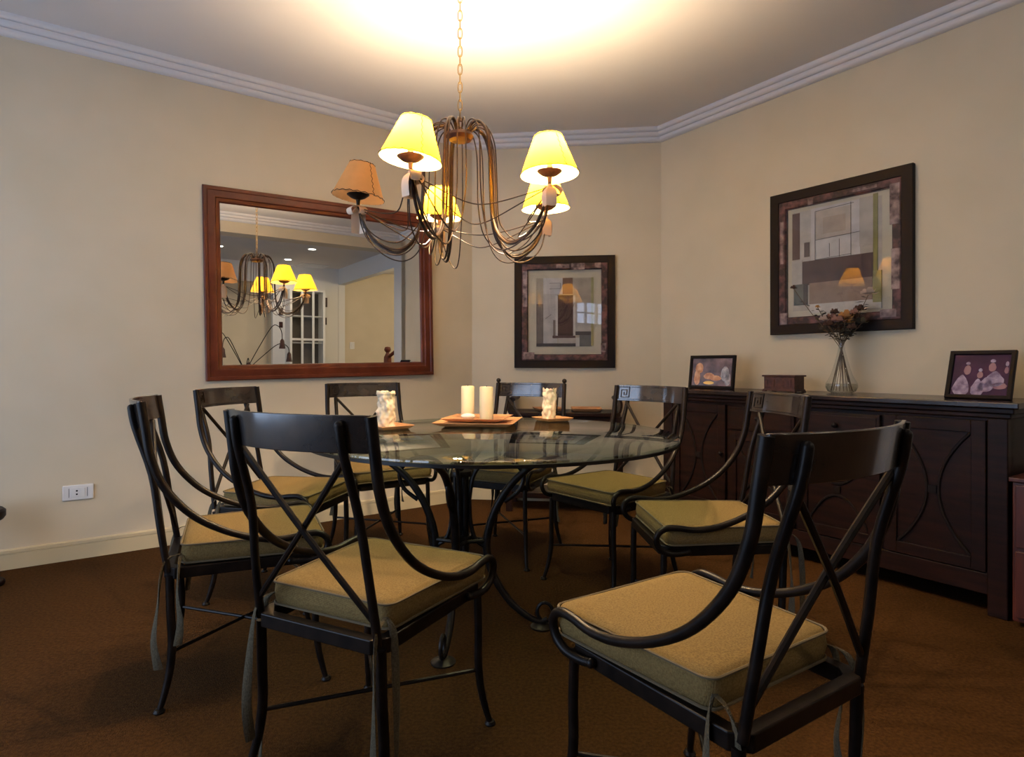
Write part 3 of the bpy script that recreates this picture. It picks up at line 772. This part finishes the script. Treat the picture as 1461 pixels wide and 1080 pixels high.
for (x0, x1) in (ib[1], ib[2]):
    mb = MB(); mb.box(x0, FY-.002, .665, x1, FY+.018, .795); mb.box(x0+.014, FY-.005, .679, x1-.014, FY, .781)
    dr = mb.build('drawer', MAHOG if False else DKWOOD, sbd, bevel=.002)
    cx = (x0+x1)/2
    mb = MB(); mb.tube([(cx, FY, .735), (cx, FY-.016, .735)], .007, 10)
    ball(mb, (cx, FY-.023, .735), .014, 12); mb.build('knob', BLACKF, dr, smooth=True)
    door(x0, x1, .175, .655, x0+.02 if x0 > 1.2 else x1-.02, False)

# things on the sideboard --------------------------------------------------
def on_sb(u, dist, z=TOPZ): p = W1 + D*u + ND*dist; return Vector((p.x, p.y, z))
def photo_frame(u, dist, w, h, lean, label, mats, blobs, wedge=False):
    t = thing('photo_frame', label, 'photo frame', on_sb(u, dist, TOPZ+.001), RR)
    piv = bpy.data.objects.new('frame', None)
    Rm = Matrix.Rotation(R(-lean), 3, 'X')
    def tr(mb, cz): mb.v = [tuple(Rm @ Vector(v) + Vector((0,0,0))) for v in mb.v]; return mb
    mb = MB(); rect_frame(mb, w, h, [(0, -.008), (0, .010), (.003, .012), (.016, .010), (.019, .004), (.019, -.008)])
    mb.box(-w/2+.004, .001, -h/2+.004, w/2-.004, .006, h/2-.004)
    mb.v = [(x, y, z+h/2) for x, y, z in mb.v]; tr(mb, 0).build('frame', BLACKF, t)
    mb = MB(); mb.box(-w/2+.014, -.002, .014, w/2-.014, .0005, h-.014); ph = tr(mb, 0).build('photograph', mats[0], t)
    for name, mt, polys in blobs:
        for (cx, cz, rx, rz) in polys:
            mb = MB(); n = 14; n = 18; tp = .5 if 'clothes' in name else .12
            pts = [(cx*w+rx*w*(1-tp*math.sin(2*math.pi*k/n))*math.cos(2*math.pi*k/n)*(1+.06*math.sin(k*2.3+cx*9)), cz*h+rz*h*math.sin(2*math.pi*k/n)) for k in range(n)]
            mb.prism(pts, -.0028, -.002)
            tr(mb, 0).build(name, mt, ph)
    mb = MB()
    if wedge: mb.add([(-.05,.012,0),(.05,.012,0),(.05,.15,0),(-.05,.15,0),(-.05,.05,h*.55),(.05,.05,h*.55)], [(0,1,2,3),(0,4,5,1),(3,2,5,4),(0,3,4),(1,5,2)])
    else: mb.add([(-.02,.012,h*.5),(.02,.012,h*.5),(.02,.016,h*.5),(-.02,.016,h*.5),(-.02,.07,0),(.02,.07,0),(.02,.075,0),(-.02,.075,0)], [(0,1,5,4),(3,7,6,2),(0,4,7,3),(1,2,6,5),(0,3,2,1),(4,5,6,7)])
    mb.build('easel_stand', BLACKF, t)
    return t
PH1 = add_noise(mat('photo_warm', (.3,.2,.2), .25), (.05,.035,.045), (.26,.16,.15), 14, 7, lo=.3, hi=.7)
PH1b = add_noise(mat('photo_orange', (.8,.4,.15), .3), (.55,.20,.08), (.85,.50,.28), 30, 5)
PH1c = mat('photo_glow', (.95,.62,.16), .3); PH1g = add_noise(mat('photo_grey', (.3,.3,.33), .3), (.2,.2,.23), (.55,.5,.52), 60, 5)
photo_frame(.64, .27, .335, .212, 7, 'framed photo in warm orange tones standing at the left end of the sideboard', [PH1],
    [('photo_figure', PH1b, [(-.28,.62,.09,.16), (-.32,.35,.07,.25), (-.05,.38,.12,.10), (.1,.32,.12,.08)]), ('photo_light', PH1c, [(-.05,.18,.12,.05)]), ('photo_backdrop', PH1g, [(.30,.45,.09,.22), (.36,.3,.06,.2)])])
PH2 = add_noise(mat('photo_purple', (.1,.02,.1), .5, 0, **{'Specular IOR Level': .2}), (.025,.006,.04), (.07,.018,.075), 8, 5)
PH2w = add_noise(mat('photo_white_clothes', (.6,.5,.65), .6), (.16,.11,.20), (.42,.34,.48), 40, 4)
PH2f = mat('photo_faces', (.20,.07,.13), .3)
photo_frame(2.055, .30, .245, .225, 20, 'framed purple photo of people in white with crowns at the right end of the sideboard', [PH2],
    [('photo_clothes', PH2w, [(-.27,.28,.12,.22), (-.02,.24,.09,.18), (.22,.42,.13,.16), (.1,.3,.1,.15)]), ('photo_face', PH2f, [(-.20,.60,.055,.10), (0,.50,.045,.07), (.17,.66,.055,.09), (.38,.6,.03,.07), (.3,.28,.11,.07)]), ('photo_crown', PH2w, [(-.20,.74,.035,.03), (0,.60,.03,.035), (.17,.79,.04,.035), (.38,.73,.025,.05)])], wedge=True)
# carved box
bx = thing('wooden_box', 'small carved reddish wooden box standing on the sideboard', 'box', on_sb(1.125, .255, TOPZ+.0005), RR)
mb = MB(); mb.box(-.092, -.05, .010, .092, .05, .084); mb.box(-.097, -.055, .004, .097, .055, .014)
for sx in (-1, 1):
    for sy in (-1, 1): mb.box(sx*.09-.01, sy*.048-.01, 0, sx*.09+.01, sy*.048+.01, .006)
mb.build('body', BOXWOOD, bx, bevel=.002)
MB().box(-.101, -.058, .084, .101, .058, .094).build('lid', BOXWOOD, bx, bevel=.003)
for cx in (-.05, .05):
        mb = MB(); rect = MB(); rect_frame(rect, .048, .042, [(0, .0), (0, .004), (.005, .004), (.005, 0)]); mb.add([(x+cx, y-.05, z+.048) for x, y, z in rect.v], rect.f)
        mb.box(cx-.020, -.0515, .030, cx+.020, -.049, .066); mb.box(cx-.012, -.053, .036, cx+.012, -.049, .060)
        mb.build('carved_panel', BOXWOOD, bx)
# vase
vp = on_sb(1.405, .17)
va = thing('glass_vase', 'clear glass vase with flat round bulb and slender neck on the sideboard', 'vase', vp, 0)
prof = [(.001, .001), (.05, .001), (.068, .010), (.079, .032), (.077, .052), (.066, .072), (.052, .100), (.040, .140), (.027, .190), (.017, .235), (.0145, .262), (.018, .29), (.027, .312)]
MB().lathe(prof, 40).build('vase_body', VGLASS, va, smooth=True, autos=80)
MB().lathe([(.001, .003), (.048, .003), (.066, .012), (.0765, .033), (.0745, .050), (.001, .050)], 32).build('water', glass_sheet('water', (.86,.87,.85), .05), va, smooth=True)
BQ = [mat('dried_brown', (.10,.045,.025), .8), mat('dried_orange', (.50,.24,.07), .8), mat('dried_pale', (.55,.42,.32), .8), mat('dried_pink', (.34,.17,.12), .8), mat('dried_leaf', (.06,.045,.025), .85), mat('dried_stem', (.12,.075,.04), .8)]
def flower(mb, c, r, seed, up=Vector((0,0,1))):
    rnd = random.Random(seed)
    for q in range(12):
        a = 2*math.pi*q/12*2.4; lev = q/12; u = Vector((math.cos(a), math.sin(a), 0)); v = Vector((-u.y, u.x, 0))
        rr = r*(.35+.65*(1-lev)); b = c + u*rr*.15; tip = c + u*rr + Vector((0,0,r*(.2+.8*lev)*rnd.uniform(.8,1.2)))
        m = (b+tip)/2 + u*rr*.2 - Vector((0,0,r*.12)); w = r*.42
        mb.add([b, m-v*w, m+v*w, tip-v*w*.5, tip+v*w*.5, (b+tip)/2+u*rr*.05, tip+u*rr*.12], [(0,1,2),(1,3,4,2),(3,6,4),(0,5,1),(0,2,5),(1,5,3),(5,2,4),(3,5,4)])
    ball(mb, c+Vector((0,0,r*.3)), r*.42, 8)
# stems stand in the vase: bouquet is one countable bunch of individual flowers
cu_, cr = vp, Vector((1, -.0, 0))
def bouquet_flower(dx, z, dy, r, mi, lab, seed, foot):
    base = Vector((foot[0], foot[1], .012)); neck = Vector((dx*.06, dy*.06, .255)); head = Vector((dx, dy, z))
    t = thing('dried_flower', lab, 'flower', vp, R(-28.4), 'dried flowers in the glass vase')
    mb = MB(); mb.tube(crv([base, base*.45+neck*.55, neck, neck*.5+head*.5+Vector((dx*.06,0,.01)), head], 5), .0018, 5); st = mb.build('stem', BQ[5], t)
    mb = MB(); flower(mb, head, r*1.5, seed); mb.build('petals', BQ[mi], t)
    rnd = random.Random(seed)
    for q in range(8):
        mb = MB()
        a = rnd.uniform(0, 6.28); u = Vector((math.cos(a), math.sin(a), rnd.uniform(-.4,.6))); c = neck.lerp(head, rnd.uniform(.35,.95)); L = rnd.uniform(.022,.045)
        v = Vector((-math.sin(a), math.cos(a), 0))*L*.32
        mb.add([c, c+u*L*.5+v, c+u*L, c+u*L*.5-v, c+u*L*.5+Vector((0,0,.003))], [(0,1,4),(1,2,4),(2,3,4),(3,0,4)])
        mb.build('leaf', BQ[4], t)
F = [(-.085,.395,-.01,.020,2,'small pale dried bloom at the left edge of the bunch'), (-.045,.40,.02,.026,3,'dusty pink dried rose left of the bunch centre'),
     (-.015,.385,-.03,.028,3,'dull pink dried rose low in the middle of the bunch'), (.018,.405,-.02,.028,1,'orange dried rose in the middle of the bunch'),
     (.035,.38,.01,.024,1,'ochre dried rose right of the bunch centre'), (-.06,.365,-.02,.024,0,'brown dried bloom low on the left of the bunch'),
     (.125,.525,-.01,.030,2,'tall pale dried rose rising at the right of the bunch'), (.085,.445,.02,.024,0,'brown dried flower under the tall pale rose'),
     (.05,.345,-.03,.022,0,'dark brown dried bloom low on the right of the bunch'), (-.01,.345,.03,.024,0,'dark crumpled dried flower just above the vase neck'),
     (.07,.405,.035,.024,0,'brown dried rose behind the orange ones'), (-.03,.43,-.01,.020,0,'small brown bloom on top of the bunch'), (.06,.425,-.03,.020,3,'faded pink bloom on top right of the bunch'), (.095,.375,0,.022,4,'dark leafy sprig on the right side of the bunch'), (-.085,.345,.01,.020,4,'dark leafy sprig on the left side of the bunch'), (.02,.32,0,.024,4,'dark foliage packed into the vase mouth'),
     (-.115,.465,-.02,.010,1,'tiny orange sprig standing up on the left of the bunch'), (-.235,.575,-.02,.013,0,'long thin stalk with a brown seed head leaning far left')]
for k, f in enumerate(F):
    a = 2*math.pi*k/len(F); bouquet_flower(f[0], f[1], f[2], f[3], f[4], f[5], 11+k, (.052*math.cos(a), .052*math.sin(a)))

# red chest beyond the sideboard
cd = thing('drawer_chest', 'low reddish wooden chest of drawers at the right edge, beside the sideboard', 'chest', (W1.x, W1.y, 0), RR)
c0, c1 = 2.236, 2.62
MB().box(c0, -.50, .02, c1, -.03, .57).build('body', REDWOOD, cd, bevel=.004)
MB().box(c0-.01, -.512, .57, c1+.01, -.02, .588).build('top', REDWOOD, cd, bevel=.004)
for z0, z1 in ((.04, .30), (.315, .56)):
    d = MB().box(c0+.012, -.512, z0, c1-.012, -.50, z1).build('drawer', REDWOOD, cd, bevel=.003)
    mb = MB(); ball(mb, ((c0+c1)/2, -.522, (z0+z1)/2), .014, 12); mb.build('knob', BLACKF, d, smooth=True)

# ------------------------------------------------------------------ console bench on the back wall
cn = thing('console_table', 'low dark wooden console with upturned ends against the back wall', 'console table', (W0.x, W0.y, 0), RB)
q0 = along(W0+NB*.2, B, 724); q1 = along(W0+NB*.2, B, 888)
mb = MB(); mb.box(q0+.03, -.37, .672, q1-.03, -.03, .70); mb.build('top', DKWOOD, cn, bevel=.004)
for s, x in ((-1, q0+.03), (1, q1-.03)):
    mb = MB()
    pts = crv([(x-s*.03, -.2, .66), (x, -.2, .70), (x+s*.012, -.2, .75), (x+s*.004, -.2, .79), (x-s*.02, -.2, .805), (x-s*.035, -.2, .79), (x-s*.025, -.2, .775)], 4)
    vs = []
    for p in pts:
        vs += [(p.x-.008, -.37, p.z), (p.x+.008, -.37, p.z), (p.x+.008, -.03, p.z), (p.x-.008, -.03, p.z)]
    n = len(pts); mb.add(vs, [(k*4+j, k*4+(j+1) % 4, k*4+4+(j+1) % 4, k*4+4+j) for k in range(n-1) for j in range(4)]+[(3,2,1,0), ((n-1)*4, (n-1)*4+1, (n-1)*4+2, (n-1)*4+3)])
    mb.build('scrolled_end', DKWOOD, cn, smooth=True)
    for y in (-.35, -.05):
        mb = MB(); mb.box(x-s*.0-.022, y-.02, 0, x+.022, y+.02, .672); mb.build('leg', DKWOOD, cn, bevel=.003)
MB().box(q0+.05, -.35, .58, q1-.05, -.05, .671).build('drawer_case', DKWOOD, cn, bevel=.003)
MB().box(q0+.05, -.34, .09, q1-.05, -.05, .13).build('lower_shelf', DKWOOD, cn, bevel=.003)
qq = W0 + B*(q0+.30) + NB*.2; plate('wooden_bowl', qq.x, qq.y, .7005, .20, 12, 'pale orange dish on the console, seen through the finial chair back', h=.022, cat='dish')
qq = W0 + B*(q1-.26) + NB*.2; plate('wooden_bowl', qq.x, qq.y, .7005, .22, -5, 'orange wooden dish on the right half of the console', h=.024, cat='dish')

# ------------------------------------------------------------------ outlet
so = along(W0, E, 111); po = on_wall(W0, RL, so, CAMZ-181*((W0+E*so).y)/870, .001)
ot = thing('power_outlet', 'white rectangular power outlet on the left wall', 'outlet', po, RL)
MB().box(-.068, -.008, -.040, .068, 0, .040).build('cover_plate', WHITE, ot, bevel=.004)
mb = MB(); mb.box(-.030, -.0105, -.024, .030, -.0078, .024); sk = mb.build('socket', WHITE, ot, bevel=.001)
mb = MB()
for z in (-.009, .009): mb.box(-.010, -.0112, z-.004, -.002, -.0104, z+.004)
for x in (-.040, .040): mb.box(x-.001, -.0085, -.024, x+.001, -.0078, .024)
mb.build('slots', BLACKF, sk)
# dark footed stool whose foot shows at the left edge
st = thing('footstool', 'dark object at the far left edge of the carpet, only its rounded foot showing', 'stool', (-2.515, 2.845, 0), R(20))
mb = MB(); mb.lathe([(.001, .30), (.11, .30), (.12, .315), (.12, .34), (.11, .35), (.001, .35)], 28); mb.build('seat', DKWOOD, st, smooth=True)
for k in range(3):
    a = R(100+120*k)
    mb = MB(); u = Vector((math.cos(a), math.sin(a), 0)); mb.tube(crv([u*.09+Vector((0,0,.30)), u*.08+Vector((0,0,.18)), u*.10+Vector((0,0,.07)), u*.12+Vector((0,0,.02))], 5), .014, 8); ball(mb, u*.125+Vector((0,0,.02)), .022, 10)
    mb.build('leg', DKWOOD, st, smooth=True)

# ------------------------------------------------------------------ living room (seen in the mirror)
def VM(px, py, Z):
    """where the thing seen in the mirror at (px,py) really stands, Z = its distance behind the mirror plane view"""
    v = Vector(((px-24-730)/870*Z, Z, 0)); d = (v-W0).dot(N); v = v - N*2*d
    return Vector((v.x, v.y, CAMZ-(py-521)/870*Z))
def far_s(px):   # distance along far wall from LR1 for mirror pixel
    # virtual far wall: points W0 - N*BACKA + E*b
    r = (px-24-730)/870; P0 = W0 - N*BACKA
    return (r*P0.y - P0.x)/(E.x - r*E.y)   # = b
# cabinet built in the far wall
b0_, b1_ = far_s(411), far_s(461)
Zc = (W0 - N*BACKA + E*(b0_+b1_)/2).y
zt = CAMZ+(521-415)/870*Zc
cab = thing('display_cabinet', 'tall white glass-fronted display cabinet in the living room, seen in the mirror', 'cabinet', ab(BACKA-.02, (b0_+b1_)/2), RL+math.pi)
cw = abs(b1_-b0_)
mb = MB(); d = .30; t = .035
mb.box(-cw/2, 0, 0, -cw/2+t, d, zt); mb.box(cw/2-t, 0, 0, cw/2, d, zt)
mb.box(-cw/2+t, d-.02, 0, cw/2-t, d, zt); mb.box(-cw/2+t, 0, zt-t, cw/2-t, d-.02, zt); mb.box(-cw/2+t, 0, 0, cw/2-t, d-.02, .5)
E_IN = mat('cabinet_inside', (.12,.09,.07), .6)
mb.build('body', WHITE, cab, bevel=.002)
mb = MB(); nz = 4
for k in range(1, nz):
    z = .5+(zt-.5)*k/nz; mb.box(-cw/2+t, .03, z-.01, cw/2-t, d-.021, z+.01)
mb.build('shelf', WHITE, cab)
MB().box(-cw/2+t, d-.028, .51, cw/2-t, d-.021, zt-t-.002).build('back_panel', E_IN, cab)
mb = MB()
for k in range(4):
    x = -cw/2+.02+(cw-.04)*k/3; mb.box(x-.018, -.025, .5, x+.018, -.001, zt-.01)
for z in (.51, .5+(zt-.5)*.53, zt-.02): mb.box(-cw/2+.03, -.022, z-.018, cw/2-.03, -.002, z+.018)
dd = mb.build('door', WHITE, cab, bevel=.002)
MB().box(-cw/2+.03, -.012, .52, cw/2-.03, -.009, zt-.03).build('glass', WGLASS, dd)
# the cabinet sits in its wall: give it room in front
cab.location = ab(BACKA-.31, (b0_+b1_)/2)
for px, py, w_, h_, lab in ((468, 431, .09, .17, 'upper small dark wall plaque right of the display cabinet in the mirror'), (468, 458, .07, .13, 'lower small dark wall plaque right of the display cabinet in the mirror'), (405, 444, .07, .12, 'upper small dark wall plaque left of the display cabinet in the mirror'), (405, 463, .06, .10, 'lower small dark wall plaque left of the display cabinet in the mirror')):
    b_ = far_s(px); Z = (W0 - N*BACKA + E*b_).y; p = ab(BACKA-.001, b_, CAMZ+(521-py)/870*Z)
    q = thing('wall_plaque', lab, 'plaque', p, RL+math.pi, 'small plaques beside the display cabinet')
    MB().box(-w_/2, -.018, -h_/2, w_/2, 0, h_/2).build('board', BOXWOOD, q, bevel=.003)
    mb = MB(); rect_frame(mb, w_*.8, h_*.85, [(0, .018), (0, .022), (.008, .022), (.008, .018)]); mb.build('rim', DKWOOD, q)
# gooseneck floor lamp
fb = VM(355, 520, 9.0); fb.z = 0
fl = thing('floor_lamp', 'thin gooseneck floor lamp with several small bell shades, seen in the mirror', 'floor lamp', fb, RL+math.pi)
mb = MB(); mb.lathe([(.001, 0), (.14, 0), (.14, .012), (.02, .03), (.012, .06), (.001, .06)], 24); mb.build('base', IRON, fl, smooth=True)
mb = MB(); mb.tube([(0,0,.03), (0,0,.95)], .012, 10); mb.build('pole', IRON, fl, smooth=True)
for (dx, dz, sx) in ((.52, .70, 1), (.62, .42, 1), (-.30, .50, -1), (-.42, .58, -1), (.05, .20, 1)):
    x = -dx
    mb = MB(); mb.tube(crv([(0,0,.93), (x*.35,0,.93+dz*.5), (x*.72, 0, .93+dz*.97), (x*.90,0,.93+dz), (x*1.0,0,.93+dz*.88), (x*1.02,0,.93+dz*.72)], 6), .006, 8); am_ = mb.build('arm', IRON, fl, smooth=True)
    mb = MB(); zb = .93+dz*.72; mb.lathe([(.012, zb), (.03, zb-.03), (.036, zb-.09), (.048, zb-.15), (.045, zb-.15), (.03, zb-.08), (.001, zb-.01)], 18, (x*1.02, 0, 0)); mb.build('bell_shade', BOXWOOD, am_, smooth=True)
# stair newel + handrail in the opening
npn = VM(560, 500, 9.9); 
nw = thing('newel_post', 'turned reddish wooden newel post with sloping handrail, seen in the mirror', 'newel post', (npn.x, npn.y, 0), RR)
mb = MB(); mb.lathe([(.001, 0), (.06, 0), (.06, .12), (.035, .16), (.03, .5), (.04, .8), (.032, .86), (.055, .90), (.065, 1.02), (.06, 1.16), (.03, 1.22), (.026, 1.235), (.05, 1.26), (.055, 1.29), (.04, 1.325), (.001, 1.335)], 24); mb.build('post', MAHOGL, nw, smooth=True)
mb = MB(); dv = Vector((-.95, .25, 0)).normalized()
mb.tube([dv*.02+Vector((0,0,1.16)), dv*.9+Vector((0,0,1.62))], .028, 10); mb.build('handrail', MAHOGL, nw, smooth=True)
# switch on the hall wall
def hall_hit(px):
    r = (px-24-730)/870; P0 = hp0-ND*HD; P0 = P0 - N*2*((P0-W0).dot(N)); u = D - N*2*D.dot(N)
    s = (r*P0.y - P0.x)/(u.x - r*u.y); return hp0-ND*HD + D*s, (P0+u*s).y
b_ = far_s(508); hp = ab(BACKA+.018, b_); Z = (W0 - N*BACKA + E*b_).y
MB_ = MB().box(-.045, -.01, -.065, .045, 0, .065)
sw = thing('light_switch', 'white light switch on the stair hall wall, seen in the mirror', 'light switch', (hp.x, hp.y, CAMZ+(521-493)/870*Z), RL+math.pi)
MB_.build('cover_plate', WHITE, sw, bevel=.004); MB().box(-.02, -.015, -.03, .02, -.009, .03).build('rocker', WHITE, sw, bevel=.002)
# ceiling downlights and vent
for px, py, lab in ((317, 349, 'left recessed ceiling downlight seen in the mirror'), (416, 369, 'middle recessed ceiling downlight seen in the mirror'), (452, 354.5, 'right recessed ceiling downlight seen in the mirror')):
    Z = 870*(CEIL-CAMZ)/(521-py); p = VM(px, py, Z); 
    dl = thing('downlight', lab, 'ceiling light', (p.x, p.y, CEIL), 0, 'recessed living room downlights')
    MB().lathe([(.055, -.001), (.075, -.001), (.075, -.006), (.055, -.008)], 24, close=True).build('trim_ring', WHITE, dl, smooth=True)
    MB().lathe([(.001, -.002), (.054, -.002), (.054, -.005), (.001, -.005)], 24).build('lens', SPOTM, dl)
    ld = bpy.data.lights.new('downlight_lamp', 'SPOT'); ld.energy = 30; ld.color = (1,.82,.6); ld.spot_size = R(150); ld.spot_blend = .6; ld.shadow_soft_size = .05
    lo = bpy.data.objects.new('downlight_lamp', ld); C.objects.link(lo); lo.location = (p.x, p.y, CEIL-.02)
p = VM(449, 383, 870*(CEIL-CAMZ)/(521-383)*.97)
vt = thing('ceiling_vent', 'square white ceiling vent seen in the mirror', 'vent', (p.x, p.y, CEIL), RL)
mb = MB(); mb.box(-.25, -.25, -.012, .25, .25, -.001)
vv = mb.build('plate', WHITE, vt, bevel=.003)
mb = MB()
for k in range(6): mb.box(-.2, -.18+.07*k, -.018, .2, -.165+.07*k, -.011)
mb.build('slat', WHITE, vt)
# added fill light, kept out of view, to brighten the stair hall
hc_ = hp0 + D*.25 - ND*.9
ld = bpy.data.lights.new('hall_fill', 'POINT'); ld.energy = 38; ld.color = (1,.88,.68); ld.shadow_soft_size = .08
lo = bpy.data.objects.new('hall_fill', ld); C.objects.link(lo); lo.location = (hc_.x, hc_.y, 2.35)

# ------------------------------------------------------------------ daylight
wd = bpy.data.worlds.new('sky'); sc.world = wd; wd.use_nodes = True
bg = wd.node_tree.nodes['Background']; bg.inputs[0].default_value = (.56, .71, 1.0, 1); bg.inputs[1].default_value = 5.4
def portal(c, w, h, nrm):
    ld = bpy.data.lights.new('daylight_portal', 'AREA'); ld.shape = 'RECTANGLE'; ld.size = w; ld.size_y = h
    ld.cycles.is_portal = True
    lo = bpy.data.objects.new('daylight_portal', ld); C.objects.link(lo); lo.location = c
    lo.rotation_euler = (-nrm).to_track_quat('Z', 'Y').to_euler()
for w0 in WIN: portal(ab((w0[0]+w0[1])/2, BWIN-.13, (w0[2]+w0[3])/2), w0[1]-w0[0], w0[3]-w0[2], E)

# ------------------------------------------------------------------ camera
cam = bpy.data.cameras.new('camera'); co = bpy.data.objects.new('camera', cam); C.objects.link(co)
co.location = (0, 0, CAMZ); co.rotation_euler = (R(90), 0, 0)
cam.sensor_width = 36; cam.lens = 870/1461*36; cam.shift_x = 0; cam.shift_y = -(540-521)/1461; cam.clip_start = .05
sc.camera = co
vs_ = sc.view_settings; vs_.view_transform = 'Standard'; vs_.look = 'None'; vs_.exposure = 0; vs_.gamma = 1; vs_.use_curve_mapping = False
